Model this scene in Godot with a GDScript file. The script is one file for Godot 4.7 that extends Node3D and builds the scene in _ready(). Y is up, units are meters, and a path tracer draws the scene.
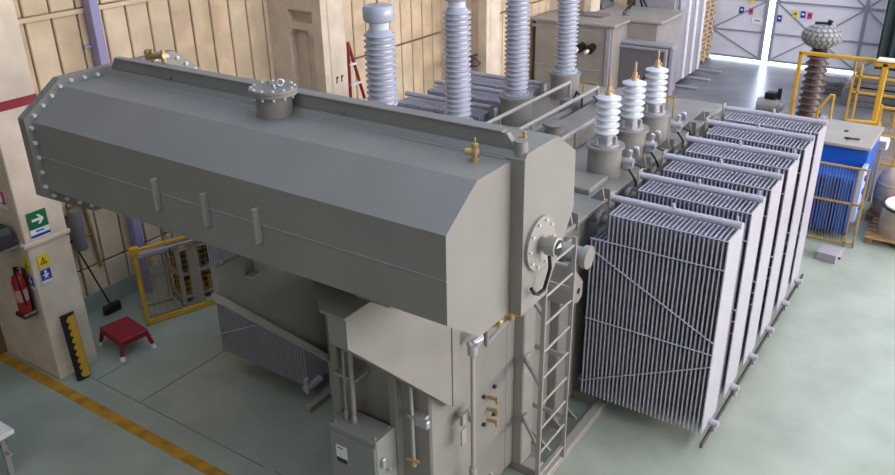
extends Node3D
# A workshop hall with a large grey power transformer; x runs along the conservator, -z away from the camera.

var O := Vector3.ZERO          # world point that is subtracted from what is being built (base of the current thing)
var M := {}
var used := {}

func _ready():
	# ---- camera, environment, lights, exposure
	var cam := Camera3D.new()
	cam.name = "camera"
	cam.position = Vector3(0, 6.5, 0)
	cam.rotation_degrees = Vector3(-25.47, 34.42, -0.964)
	cam.fov = 32.224
	cam.far = 200.0
	add_child(cam)
	cam.current = true
	var we = WorldEnvironment.new()
	we.name = "world_environment"
	var env := Environment.new()
	env.background_mode = Environment.BG_SKY
	var sky := Sky.new()
	var sm := ProceduralSkyMaterial.new()
	sm.sky_top_color = Color(0.72, 0.82, 0.95)
	sm.sky_horizon_color = Color(0.95, 0.97, 1.0)
	sm.ground_horizon_color = Color(0.8, 0.8, 0.8)
	sm.ground_bottom_color = Color(0.5, 0.5, 0.5)
	sm.sky_energy_multiplier = 3.5
	sm.ground_energy_multiplier = 3.5
	sky.sky_material = sm
	env.sky = sky
	env.ambient_light_source = Environment.AMBIENT_SOURCE_DISABLED
	env.tonemap_mode = Environment.TONE_MAPPER_LINEAR
	env.tonemap_exposure = 1.0
	env.sdfgi_enabled = true
	env.ssao_enabled = true
	env.ssil_enabled = true
	we.environment = env
	add_child(we)
	# daylight through the long window band of the hall's far side (+x)
	area("window_daylight", Vector3(8.75, 6.0, -14.4), Vector3(0, 90, 0), Vector2(22.8, 5.0), 325.0, Color(1.0, 0.95, 0.925))
	# two roof lights, cool
	area("rooflight_daylight", Vector3(2.5, 9.9, -10.0), Vector3(-90, 0, 0), Vector2(3.0, 23.0), 22.0, Color(0.74, 0.86, 1.0))
	area("rooflight_daylight", Vector3(-1.0, 9.9, 9.0), Vector3(-90, 0, 0), Vector2(6.0, 8.0), 44.0, Color(1.0, 0.93, 0.84))
	area("rooflight_daylight", Vector3(-1.5, 9.9, -23.5), Vector3(-90, 0, 0), Vector2(9.0, 2.4), 38.0, Color(0.80, 0.88, 1.0))
	area("rooflight_daylight", Vector3(-5.0, 9.9, -10.0), Vector3(-90, 0, 0), Vector2(3.0, 23.0), 25.0, Color(0.74, 0.86, 1.0))

	materials()
	hall()
	transformer()
	back_transformer()
	left_corner()
	right_corner()

func area(called, at, rot, size, energy, col):
	var l := AreaLight3D.new()
	l.name = called
	l.position = at
	l.rotation_degrees = rot
	l.area_size = size
	l.light_energy = energy
	l.light_color = col
	l.shadow_enabled = true
	l.set("area_range", 60.0)
	l.set("area_attenuation", 2.0)
	add_child(l, true)

# ------------------------------------------------------------------ materials
func tex(freq, lo: Color, hi: Color, seed_ := 1, oct := 4, size := 512):
	var n := FastNoiseLite.new()
	n.seed = seed_
	n.frequency = freq
	n.fractal_octaves = oct
	var t := NoiseTexture2D.new()
	t.width = size
	t.height = size
	t.seamless = true
	t.noise = n
	var g := Gradient.new()
	g.set_color(0, lo)
	g.set_color(1, hi)
	t.color_ramp = g
	return t

func mat(key, c: Color, rough := 0.6, metal := 0.0, vary := 0.0, scale := 0.5, seed_ := 1):
	var m := StandardMaterial3D.new()
	m.albedo_color = c
	m.roughness = rough
	m.metallic = metal
	if vary > 0.0:
		m.albedo_texture = tex(0.012, Color(1 - vary, 1 - vary, 1 - vary), Color(1, 1, 1), seed_, 5, 256)
		m.uv1_triplanar = true
		m.uv1_world_triplanar = true
		m.uv1_scale = Vector3(scale, scale, scale)
	M[key] = m
	return m

func materials():
	mat("paint", Color(0.545, 0.54, 0.53), 0.40, 0.0, 0.06, 0.45, 3)
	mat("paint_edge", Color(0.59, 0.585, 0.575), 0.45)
	mat("silver", Color(0.69, 0.69, 0.75), 0.36, 0.12)
	mat("glaze", Color(0.65, 0.675, 0.75), 0.2)
	mat("glaze_pale", Color(0.82, 0.85, 0.90), 0.18)
	mat("zinc", Color(0.72, 0.73, 0.76), 0.35, 0.6)
	mat("bolt", Color(0.84, 0.84, 0.86), 0.4)
	mat("brass", Color(0.70, 0.60, 0.42), 0.35, 0.35)
	mat("copper", Color(0.74, 0.61, 0.50), 0.4, 0.25)
	mat("black", Color(0.06, 0.06, 0.07), 0.5)
	mat("dark_steel", Color(0.22, 0.22, 0.24), 0.5, 0.3)
	mat("cream", Color(0.88, 0.80, 0.69), 0.85, 0.0, 0.16, 0.35, 7)
	mat("cream_b", Color(0.86, 0.77, 0.65), 0.85, 0.0, 0.18, 0.4, 9)
	mat("column", Color(0.89, 0.83, 0.755), 0.85, 0.0, 0.12, 0.5, 11)
	mat("joint", Color(0.42, 0.33, 0.24), 0.9)
	mat("red_band", Color(0.55, 0.10, 0.18), 0.6)
	mat("violet", Color(0.55, 0.54, 0.70), 0.5)
	mat("door", Color(0.88, 0.88, 0.93), 0.6, 0.0, 0.06, 0.3, 13)
	mat("door_frame", Color(0.55, 0.57, 0.63), 0.5)
	mat("white", Color(0.9, 0.9, 0.92), 0.5)
	mat("yellow", Color(0.82, 0.64, 0.19), 0.5, 0.0, 0.12, 1.0, 15)
	mat("tan_yellow", Color(0.66, 0.53, 0.27), 0.55)
	mat("yellow_line", Color(0.80, 0.60, 0.16), 0.6, 0.0, 0.3, 0.8, 17)
	mat("blue", Color(0.08, 0.33, 0.72), 0.45)
	mat("pale_blue", Color(0.62, 0.70, 0.86), 0.5)
	mat("sign_blue", Color(0.13, 0.22, 0.62), 0.5)
	mat("sign_yellow", Color(0.93, 0.82, 0.15), 0.5)
	mat("sign_green", Color(0.06, 0.40, 0.24), 0.5)
	mat("sign_pale", Color(0.75, 0.55, 0.56), 0.5)
	mat("sign_pink", Color(0.78, 0.30, 0.50), 0.5)
	mat("sign_dark", Color(0.12, 0.12, 0.12), 0.5)
	mat("red", Color(0.52, 0.10, 0.15), 0.5)
	mat("ext_red", Color(0.60, 0.08, 0.12), 0.35)
	mat("brown", Color(0.27, 0.17, 0.16), 0.3)
	mat("grey", Color(0.62, 0.62, 0.66), 0.5, 0.0, 0.06, 0.6, 19)
	mat("cabinet_grey", Color(0.53, 0.55, 0.54), 0.45)
	mat("grey_dark", Color(0.42, 0.42, 0.44), 0.55)
	mat("warm_grey", Color(0.62, 0.60, 0.58), 0.5, 0.0, 0.08, 0.5, 21)
	mat("wood", Color(0.68, 0.54, 0.38), 0.8, 0.0, 0.25, 1.5, 23)
	mat("pale_wood", Color(0.80, 0.71, 0.60), 0.8)
	mat("floor_joint", Color(0.46, 0.48, 0.45), 0.7)
	mat("wood_grey", Color(0.58, 0.54, 0.52), 0.8, 0.0, 0.2, 1.5, 25)
	mat("wrap", Color(0.76, 0.68, 0.58), 0.35, 0.0, 0.2, 1.2, 27)
	mat("cream_disc", Color(0.92, 0.88, 0.80), 0.6)
	mat("green_cloth", Color(0.13, 0.20, 0.19), 0.8)
	mat("rust", Color(0.45, 0.28, 0.18), 0.8, 0.0, 0.3, 1.2, 29)
	mat("alu", Color(0.62, 0.62, 0.62), 0.45, 0.35)
	mat("roof", Color(0.75, 0.75, 0.76), 0.8)
	var g = mat("floor_green", Color(0.63, 0.675, 0.635), 0.42)
	g.albedo_texture = tex(0.005, Color(0.88, 0.885, 0.88), Color(1, 1, 1), 31, 9, 1024)
	g.uv1_triplanar = true
	g.uv1_world_triplanar = true
	g.uv1_scale = Vector3(0.22, 0.22, 0.22)
	var gd := FastNoiseLite.new()
	gd.seed = 5
	gd.frequency = 0.03
	var nt := NoiseTexture2D.new()
	nt.width = 512
	nt.height = 512
	nt.seamless = true
	nt.as_normal_map = true
	nt.bump_strength = 1.0
	nt.noise = gd
	g.normal_enabled = true
	g.normal_texture = nt
	g.normal_scale = 0.06
	var f = mat("floor_grey", Color(0.50, 0.51, 0.53), 0.33)
	f.albedo_texture = tex(0.008, Color(0.75, 0.75, 0.75), Color(1, 1, 1), 37, 6, 512)
	f.uv1_triplanar = true
	f.uv1_world_triplanar = true
	f.uv1_scale = Vector3(0.2, 0.2, 0.2)
	f.normal_enabled = true
	f.normal_texture = nt
	f.normal_scale = 0.25
	var s = mat("stain", Color(0.30, 0.27, 0.22), 0.5)
	s.albedo_texture = tex(0.02, Color(0.6, 0.6, 0.6), Color(1, 1, 1), 41, 4, 256)
	s.uv1_triplanar = true
	s.uv1_world_triplanar = true
	var w = mat("pane", Color(0.9, 0.9, 0.88), 0.6)
	w.emission_enabled = true
	w.emission = Color(1.0, 0.95, 0.88)
	w.emission_energy_multiplier = 1.0
	var wc = mat("pane_cool", Color(0.88, 0.9, 0.92), 0.6)
	wc.emission_enabled = true
	wc.emission = Color(0.8, 0.9, 1.0)
	wc.emission_energy_multiplier = 1.0

# ------------------------------------------------------------------ mesh helpers
func begin() -> SurfaceTool:
	var st := SurfaceTool.new()
	st.begin(Mesh.PRIMITIVE_TRIANGLES)
	return st

func tri(st: SurfaceTool, a: Vector3, b: Vector3, c: Vector3, sm := -1):
	st.set_smooth_group(sm)
	st.add_vertex(a - O)
	st.set_smooth_group(sm)
	st.add_vertex(b - O)
	st.set_smooth_group(sm)
	st.add_vertex(c - O)

# convex face, turned away from the point c
func face(st: SurfaceTool, p: Array, c: Vector3, sm := -1):
	var n: Vector3 = (p[1] - p[0]).cross(p[2] - p[0])
	var out: bool = n.dot(p[0] - c) > 0.0
	for i in range(1, p.size() - 1):
		if out:
			tri(st, p[0], p[i + 1], p[i], sm)
		else:
			tri(st, p[0], p[i], p[i + 1], sm)

func cbox(st: SurfaceTool, c: Vector3, s: Vector3, ch := 0.006, b := Basis()):
	var h := s * 0.5
	ch = min(ch, min(h.x, min(h.y, h.z)) * 0.6)
	var axes := [b.x, b.y, b.z]
	var hh := [h.x, h.y, h.z]
	for a in 3:                                        # six faces
		var u := (a + 1) % 3
		var v := (a + 2) % 3
		for sg in [-1.0, 1.0]:
			var q := []
			for k in [[-1, -1], [1, -1], [1, 1], [-1, 1]]:
				q.append(c + axes[a] * hh[a] * sg + axes[u] * (hh[u] - ch) * k[0] + axes[v] * (hh[v] - ch) * k[1])
			face(st, q, c)
	if ch < 0.002:
		return
	for a in 3:                                        # twelve edges
		var u := (a + 1) % 3
		var v := (a + 2) % 3
		for k in [[-1, -1], [1, -1], [1, 1], [-1, 1]]:
			var p := []
			for e in [[-1, 0], [1, 0], [1, 1], [-1, 1]]:
				var du: float = hh[u] - (0.0 if e[1] == 0 else ch)
				var dv: float = hh[v] - (ch if e[1] == 0 else 0.0)
				p.append(c + axes[a] * (hh[a] - ch) * e[0] + axes[u] * du * k[0] + axes[v] * dv * k[1])
			face(st, p, c)
	for sx in [-1, 1]:
		for sy in [-1, 1]:
			for sz in [-1, 1]:
				var x0: Vector3 = b.x * sx
				var y0: Vector3 = b.y * sy
				var z0: Vector3 = b.z * sz
				face(st, [c + x0 * h.x + y0 * (h.y - ch) + z0 * (h.z - ch), c + x0 * (h.x - ch) + y0 * h.y + z0 * (h.z - ch), c + x0 * (h.x - ch) + y0 * (h.y - ch) + z0 * h.z], c)

# box between two corners
func bx(st: SurfaceTool, a: Vector3, b: Vector3, ch := 0.006):
	cbox(st, (a + b) * 0.5, (b - a).abs(), ch)

func frame_of(d: Vector3) -> Basis:
	var y := d.normalized()
	var x := y.cross(Vector3(0, 0, 1) if abs(y.z) < 0.9 else Vector3(1, 0, 0)).normalized()
	return Basis(x, y, x.cross(y))

# surface of revolution from base along dir; profile of (radius, height)
func lathe(st: SurfaceTool, base: Vector3, dir: Vector3, prof: Array, n := 16, sharp := 35.0):
	var f := frame_of(dir)
	var sm := 1
	for i in prof.size() - 1:
		var p: Vector2 = prof[i]
		var q: Vector2 = prof[i + 1]
		if i > 0:
			var d0: Vector2 = prof[i] - prof[i - 1]
			if abs(rad_to_deg(d0.angle_to(q - p))) > sharp:
				sm += 1
		for k in n:
			var a0 := TAU * k / n
			var a1 := TAU * (k + 1) / n
			var d0 := f.x * cos(a0) + f.z * sin(a0)
			var d1 := f.x * cos(a1) + f.z * sin(a1)
			var A := base + d0 * p.x + f.y * p.y
			var B := base + d1 * p.x + f.y * p.y
			var C := base + d1 * q.x + f.y * q.y
			var D := base + d0 * q.x + f.y * q.y
			# outward side for a profile that runs upwards on the outside
			if p.x > 0.00001:
				tri(st, A, B, C, sm)
			if q.x > 0.00001:
				tri(st, A, C, D, sm)

func cyl(st: SurfaceTool, a: Vector3, b: Vector3, r0: float, r1 := -1.0, n := 14):
	if r1 < 0.0:
		r1 = r0
	var L := a.distance_to(b)
	lathe(st, a, b - a, [Vector2(0, 0), Vector2(r0, 0), Vector2(r1, L), Vector2(0, L)], n)

func tube(st: SurfaceTool, pts: Array, r: float, n := 8):
	for i in pts.size() - 1:
		cyl(st, pts[i], pts[i + 1], r, r, n)
		if i > 0:
			ball(st, pts[i], r, n)

func ball(st: SurfaceTool, c: Vector3, r: float, n := 8):
	var pr := []
	for i in 5:
		var t := -PI / 2 + PI * i / 4
		pr.append(Vector2(max(0.0, r * cos(t)) if i > 0 and i < 4 else 0.0, r * sin(t)))
	lathe(st, c, Vector3.UP, pr, n, 80.0)

# extruded polygon: axis 0 takes (z, y), axis 1 takes (x, z), axis 2 takes (x, y)
func prism(st: SurfaceTool, poly: Array, axis: int, a: float, b: float):
	var at := func(p: Vector2, t: float) -> Vector3:
		return Vector3(t, p.y, p.x) if axis == 0 else (Vector3(p.x, t, p.y) if axis == 1 else Vector3(p.x, p.y, t))
	var pp := PackedVector2Array(poly)
	var idx := Geometry2D.triangulate_polygon(pp)
	var nrm := Vector3(1, 0, 0) if axis == 0 else (Vector3(0, 1, 0) if axis == 1 else Vector3(0, 0, 1))
	for t in [min(a, b), max(a, b)]:
		var sg := -1.0 if t == min(a, b) else 1.0
		for i in range(0, idx.size(), 3):
			var A: Vector3 = at.call(pp[idx[i]], t)
			var B: Vector3 = at.call(pp[idx[i + 1]], t)
			var C: Vector3 = at.call(pp[idx[i + 2]], t)
			if (B - A).cross(C - A).dot(nrm) * sg > 0.0:
				tri(st, A, C, B)
			else:
				tri(st, A, B, C)
	var ar := 0.0
	for i in pp.size():
		ar += pp[i].cross(pp[(i + 1) % pp.size()])
	for i in pp.size():
		var p := pp[i]
		var q := pp[(i + 1) % pp.size()]
		var d := (q - p).normalized()
		var o2 := Vector2(d.y, -d.x) * (1.0 if ar > 0.0 else -1.0)
		var ov: Vector3 = at.call(o2, 0.0)
		var A: Vector3 = at.call(p, a)
		var B: Vector3 = at.call(q, a)
		var C: Vector3 = at.call(q, b)
		var D: Vector3 = at.call(p, b)
		face(st, [A, B, C, D], (A + C) * 0.5 - ov)

func torus(st: SurfaceTool, c: Vector3, dir: Vector3, R: float, r: float, n := 20, m := 8):
	var pr := []
	for i in m + 1:
		var t := TAU * i / m
		pr.append(Vector2(R + r * cos(t), r * sin(t)))
	lathe(st, c, dir, pr, n, 80.0)

func numbered(called: String) -> String:
	if not used.has(called):
		used[called] = 0
		return called
	used[called] += 1
	return "%s_%03d" % [called, used[called]]

func commit(st: SurfaceTool) -> ArrayMesh:
	st.generate_normals()
	return st.commit()

func put(called, mesh: Mesh, m, parent: Node = self, pos := Vector3.ZERO, kind := ""):
	var o := MeshInstance3D.new()
	o.name = numbered(called) if parent == self else called
	o.mesh = mesh
	o.position = pos
	o.material_override = M[m] if m is String else m
	o.cast_shadow = GeometryInstance3D.SHADOW_CASTING_SETTING_ON
	parent.add_child(o, true)
	if kind:
		o.set_meta("kind", kind)
	return o

func obj(called, st: SurfaceTool, m, parent: Node = self, pos := Vector3.ZERO, kind := ""):
	return put(called, commit(st), m, parent, pos, kind)

func tag(o, label, category, group := ""):
	o.set_meta("label", label)
	o.set_meta("category", category)
	if group:
		o.set_meta("group", group)
	return o

func thing(called, label, category, at := Vector3.ZERO, turn := 0.0, group := ""):
	var o := Node3D.new()
	o.name = numbered(called)
	o.position = at
	o.rotation_degrees.y = turn
	add_child(o)
	return tag(o, label, category, group)

func V(x, y, z) -> Vector3:
	return Vector3(x, y, z)

# ------------------------------------------------------------------ the hall
const WX := -10.9              # face of the ribbed wall
const CX := -9.65              # front of the columns

func struct(called, st: SurfaceTool, m, parent: Node = self):
	var o = obj(called, st, m, parent)
	if parent == self:
		o.set_meta("kind", "structure")
		o.name = called
	return o

func hall():
	var st := begin()
	bx(st, V(-11.4, -0.3, -17.2), V(9.4, 0, 20.3), 0)
	struct("floor", st, "floor_green")
	st = begin()
	bx(st, V(-11.4, -0.3, -27.9), V(9.4, 0, -17.2), 0)
	struct("floor_1", st, "floor_grey")
	st = begin()
	bx(st, V(-30, -0.4, -60), V(30, -0.02, -27.9), 0)
	struct("floor_2", st, "door")
	st = begin()
	bx(st, V(-11.4, 10.2, -27.9), V(9.4, 10.5, 20.3), 0)
	struct("ceiling", st, "roof")
	var dl := begin()
	bx(dl, V(-6.0, 10.14, -24.7), V(3.0, 10.19, -22.3), 0)
	bx(dl, V(-4.0, 10.14, 5.0), V(2.0, 10.19, 13.0), 0)
	struct("window_4", dl, "pane_cool")
	for k in [[2.5, -10.0, 11.5], [-5.0, -10.0, 11.5]]:
		var rl := begin()
		bx(rl, V(k[0] - 1.5, 10.14, k[1] - k[2]), V(k[0] + 1.5, 10.19, k[1] + k[2]), 0)
		var ro = struct("window_%d" % [2 if k[0] > 0 else 3], rl, "pane_cool")
		rl = begin()
		for i in 11:
			var zz: float = k[1] - k[2] + k[2] * 0.2 * i
			bx(rl, V(k[0] - 1.55, 10.08, zz - 0.04), V(k[0] + 1.55, 10.14, zz + 0.04), 0)
		obj("glazing_bars", rl, "grey", ro)
	# concrete joints and the yellow line painted on the floor
	st = begin()
	for s in [[-9.5, -4.97, -6.05, -4.955], [-9.25, -5.5, -9.23, -4.97], [-8.32, -6.9, -8.3, -4.97], [-5.9, -4.985, -4.9, -4.97]]:
		bx(st, V(s[0], 0.0005, s[1]), V(s[2], 0.0025, s[3]), 0)
	struct("trim_2", st, "floor_joint")
	st = begin()
	bx(st, V(-11.0, 0.0005, -4.655), V(-5.2, 0.004, -4.505), 0)
	struct("trim_1", st, "yellow_line")
	# wall_left: backing wall with cast ribs in tiers
	st = begin()
	bx(st, V(WX - 0.35, 0, -27.9), V(WX - 0.055, 10.3, 20.3), 0)
	var wl = struct("wall_left", st, "joint")
	var tiers := [[0.05, 0.72], [0.75, 2.60], [2.64, 4.46], [4.53, 6.9]]
	var rng := RandomNumberGenerator.new()
	rng.seed = 4
	for t in tiers:
		var h: float = t[1] - t[0]
		var vs := []
		for v in 2:
			st = begin()
			cbox(st, V(0, 0, 0), V(0.075, h, 0.366), 0.014)
			vs.append(commit(st))
		for i in 56:
			var z := -5.05 - 0.392 * i
			put("panel", vs[0], "cream" if rng.randf() < 0.6 else "cream_b", wl, V(WX - 0.03, t[0] + h / 2, z))
	st = begin()
	bx(st, V(WX - 0.06, 4.46, -27.6), V(WX + 0.05, 4.52, -5), 0.004)
	struct("trim_3", st, "cream")
	st = begin()
	bx(st, V(WX - 0.06, 0.0, -27.6), V(WX + 0.012, 0.30, -4.9), 0.004)
	struct("baseboard_left", st, "floor_green")
	# the rest of the shell
	st = begin()
	bx(st, V(-11.4, 0, 20.0), V(9.4, 10.3, 20.3), 0)
	struct("wall_front", st, "grey_dark")
	st = begin()                                         # right wall with a long window band
	bx(st, V(9.0, 0, -27.9), V(9.3, 3.4, 20.3), 0)
	bx(st, V(9.0, 8.6, -27.9), V(9.3, 10.3, 20.3), 0)
	bx(st, V(9.0, 3.4, -27.9), V(9.3, 8.6, -25.8), 0)
	bx(st, V(9.0, 3.4, -3.0), V(9.3, 8.6, 20.3), 0)
	struct("wall_right", st, "cream")
	var win := begin()
	bx(win, V(9.1, 3.4, -25.8), V(9.2, 3.5, -3.0), 0.004)
	bx(win, V(9.1, 8.5, -25.8), V(9.2, 8.6, -3.0), 0.004)
	for i in 13:
		var z := -25.8 + 22.8 * i / 12.0
		bx(win, V(9.1, 3.5, z - 0.04), V(9.2, 8.5, z + 0.04), 0.004)
	var wo = struct("window_1", win, "grey")
	st = begin()
	bx(st, V(0, 3.5, 0), V(0.03, 8.5, 22.8 / 12 - 0.08), 0)
	var pm := commit(st)
	for i in 12:
		put("pane", pm, "pane", wo, V(9.14, 0, -25.8 + 22.8 * i / 12.0 + 0.04))
	# back wall with the two leaves of the big sliding door, standing ajar
	st = begin()
	bx(st, V(-11.4, 0, -27.95), V(-8.2, 10.3, -27.7), 0)
	bx(st, V(-1.2, 0, -27.95), V(9.4, 10.3, -27.7), 0)
	bx(st, V(-8.2, 6.2, -27.95), V(-1.2, 10.3, -27.7), 0)
	struct("wall_back", st, "door")
	door_leaf("door_1", -8.25, -6.48, 0.06, "fine")
	door_leaf("door_2", -6.30, -1.3, 0.06, "fine")
	for z in [-4.70, -10.43, -15.75, -21.2]:
		column(z, z - 0.58)
	st = begin()                                         # dark red band painted round the near column
	bx(st, V(CX - 1.0, 3.75, -5.285), V(CX + 0.006, 3.86, -4.693), 0)
	struct("trim_4", st, "red_band")
	st = begin()                                         # cast ledge
	bx(st, V(CX - 1.1, 2.0, -5.30), V(CX + 0.035, 2.05, -4.655), 0.008)
	struct("trim_5", st, "column")
	for z in [-6.9]:
		var s2 := begin()
		bx(s2, V(WX + 0.06, 0, z - 0.135), V(WX + 0.22, 9.5, z + 0.005), 0.01)
		bx(s2, V(WX + 0.052, 2.3, z - 0.16), V(WX + 0.08, 2.34, z + 0.16), 0.004)
		bx(s2, V(WX + 0.052, 3.98, z - 0.2), V(WX + 0.09, 4.02, z + 0.12), 0.004)
		var p = obj("steel_post", s2, "violet")
		tag(p, "tall violet-grey steel post against the ribbed cream wall behind the long grey tank", "post")

func column(z0: float, z1: float):
	# I-shaped concrete column; its broad side has a niche with cut corners
	var st := begin()
	var x0 := WX - 0.1
	var n := 0.16                                        # depth of the niche
	if z0 > -5.0:
		bx(st, V(x0, 0, z1), V(CX, 10.2, z0), 0.012)
	else:
		bx(st, V(x0, 0, z1), V(CX, 10.2, z0 - n), 0)
		bx(st, V(x0, 0, z0 - n - 0.01), V(-10.42, 10.2, z0), 0)
		bx(st, V(-9.86, 0, z0 - n - 0.01), V(CX, 10.2, z0), 0)
		bx(st, V(-10.43, 0, z0 - n - 0.01), V(-9.85, 1.1, z0), 0)
		prism(st, [Vector2(-10.43, 3.55), Vector2(-10.33, 3.68), Vector2(-9.98, 3.68), Vector2(-9.85, 3.5), Vector2(-9.85, 3.82), Vector2(-9.92, 3.80), Vector2(-10.36, 3.80), Vector2(-10.43, 3.84)], 2, z0 - n - 0.01, z0)
		bx(st, V(-10.43, 4.0, z0 - n - 0.01), V(-9.85, 10.2, z0), 0)
		bx(st, V(-10.17, 1.1, z0 - n - 0.01), V(-10.14, 3.7, z0 - n + 0.01), 0)
	var c = obj("trim", st, "column")
	c.name = "trim_%d" % [10 + int(-z0)]
	c.set_meta("kind", "structure")

func door_leaf(called, xa: float, xb: float, y0: float, _k):
	var z := -27.62
	var st := begin()
	bx(st, V(xa, y0, z - 0.05), V(xb, 6.1, z), 0.004)
	var d = struct(called, st, "door")
	st = begin()
	var w := 0.05
	var xs := [xa + w, xb - w]
	if xb - xa > 3.0:
		xs = [xa + w, xa + 2.62, xb - w]
	for x in xs:
		bx(st, V(x - w, y0, z), V(x + w, 6.1, z + 0.05), 0.004)
	for y in [y0 + 0.05, 0.95, 1.95, 3.0, 4.2]:
		bx(st, V(xa, y - 0.025, z), V(xb, y + 0.025, z + 0.04), 0.003)
	for i in xs.size() - 1:
		for k in [[0.1, 0.95], [1.95, 0.95], [1.95, 3.0]]:
			var a: float = xs[i]
			var b: float = xs[i + 1]
			if called == "door_1":
				cyl(st, V(b, k[0], z + 0.02), V(a, k[1], z + 0.02), 0.018, 0.018, 6)
			else:
				cyl(st, V(a, k[0], z + 0.02), V((a + b) / 2, k[1], z + 0.02), 0.018, 0.018, 6)
				cyl(st, V(b, k[0], z + 0.02), V((a + b) / 2, k[1], z + 0.02), 0.018, 0.018, 6)
	obj("door_frame", st, "door_frame", d)

# ------------------------------------------------------------------ the transformer
const T := Vector3(-4.9, 0, -8.6)

func bolts(st: SurfaceTool, c: Vector3, dir: Vector3, R: float, n: int, r := 0.011, h := 0.018):
	var f := frame_of(dir)
	for i in n:
		var a := TAU * (i + 0.5) / n
		var p := c + (f.x * cos(a) + f.z * sin(a)) * R
		cyl(st, p - f.y * 0.004, p + f.y * h, r, r, 6)

func transformer():
	var t = thing("power_transformer", "large grey power transformer with ribbed silver radiators, tall bushings and a long oil tank", "transformer", T)
	O = T
	tank(t)
	conservator(t)
	gussets(t)
	radiators(t)
	bushings(t)
	cover_fittings(t)
	front_fittings(t)
	O = Vector3.ZERO

func tank(t):
	var st := begin()
	bx(st, V(-6.2, 0.12, -13.0), V(-3.6, 2.62, -6.3), 0.02)
	bx(st, V(-4.84, 0.12, -6.32), V(-3.6, 2.62, -4.93), 0.02)
	bx(st, V(-4.84, 2.60, -6.32), V(-3.6, 3.3, -5.05), 0.02)
	var tk = obj("tank", st, "paint", t)
	st = begin()
	bx(st, V(-6.3, 2.62, -13.1), V(-3.52, 2.68, -6.2), 0.01)
	obj("cover", st, "paint", t)
	st = begin()                                         # welded stiffeners, each a bar
	cbox(st, V(-3.545, 1.35, 0), V(0.13, 2.44, 0.24), 0.015)
	var sm := commit(st)
	for z in [-6.60, -7.42]:
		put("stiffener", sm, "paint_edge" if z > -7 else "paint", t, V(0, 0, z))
	st = begin()
	cbox(st, V(0, 1.35, -4.90), V(0.10, 2.44, 0.10), 0.012)
	var sf := commit(st)
	for x in [-3.98, -4.68]:
		put("stiffener", sf, "paint", t, V(x, 0, 0))
	for x in [-5.3, -5.9]:
		put("stiffener", sf, "paint", t, V(x, 0, -1.38))
	for k in [[-3.30, -4.7], [-6.4, -6.0]]:
		st = begin()
		bx(st, V(k[0], 0.0, -13.4), V(k[0] + 0.13, 0.10, k[1]), 0.012)
		obj("base_rail", st, "paint_edge", t)
	for z in [-5.2, -6.6, -8.2, -9.8, -11.4, -13.0]:
		st = begin()
		bx(st, V(-6.27 if z < -6.4 else -4.9, 0.0, z - 0.09), V(-3.3, 0.12, z + 0.09), 0.01)
		obj("base_beam", st, "paint_edge", t)
	st = begin()
	for z in [-5.6, -6.0, -6.9, -7.3, -7.6, -8.5, -9.0]:
		st = begin()
		prism(st, [Vector2(-3.6, 0.12), Vector2(-3.32, 0.12), Vector2(-3.6, 0.34)], 2, z - 0.015, z + 0.015)
		obj("base_bracket", st, "paint", t)
	st = begin()                                         # pulling lug with an eye
	var lug := [Vector2(-7.0, 2.55), Vector2(-7.32, 2.2), Vector2(-7.32, 2.02), Vector2(-7.22, 1.98), Vector2(-7.02, 2.05)]
	prism(st, lug, 0, -3.28, -3.24)
	bx(st, V(-3.6, 2.02, -7.08), V(-3.24, 2.5, -7.02), 0.01)
	obj("lifting_lug", st, "paint_edge", t)
	st = begin()
	cyl(st, V(-3.245, 2.12, -7.22), V(-3.236, 2.12, -7.22), 0.035)
	obj("lug_eye", st, "black", t)
	st = begin()
	cyl(st, V(-3.6, 2.52, -7.28), V(-3.2, 2.52, -7.28), 0.10, 0.10, 18)
	cyl(st, V(-3.22, 2.52, -7.28), V(-3.16, 2.52, -7.28), 0.13, 0.13, 18)
	obj("pipe_stub", st, "paint_edge", t)

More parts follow.
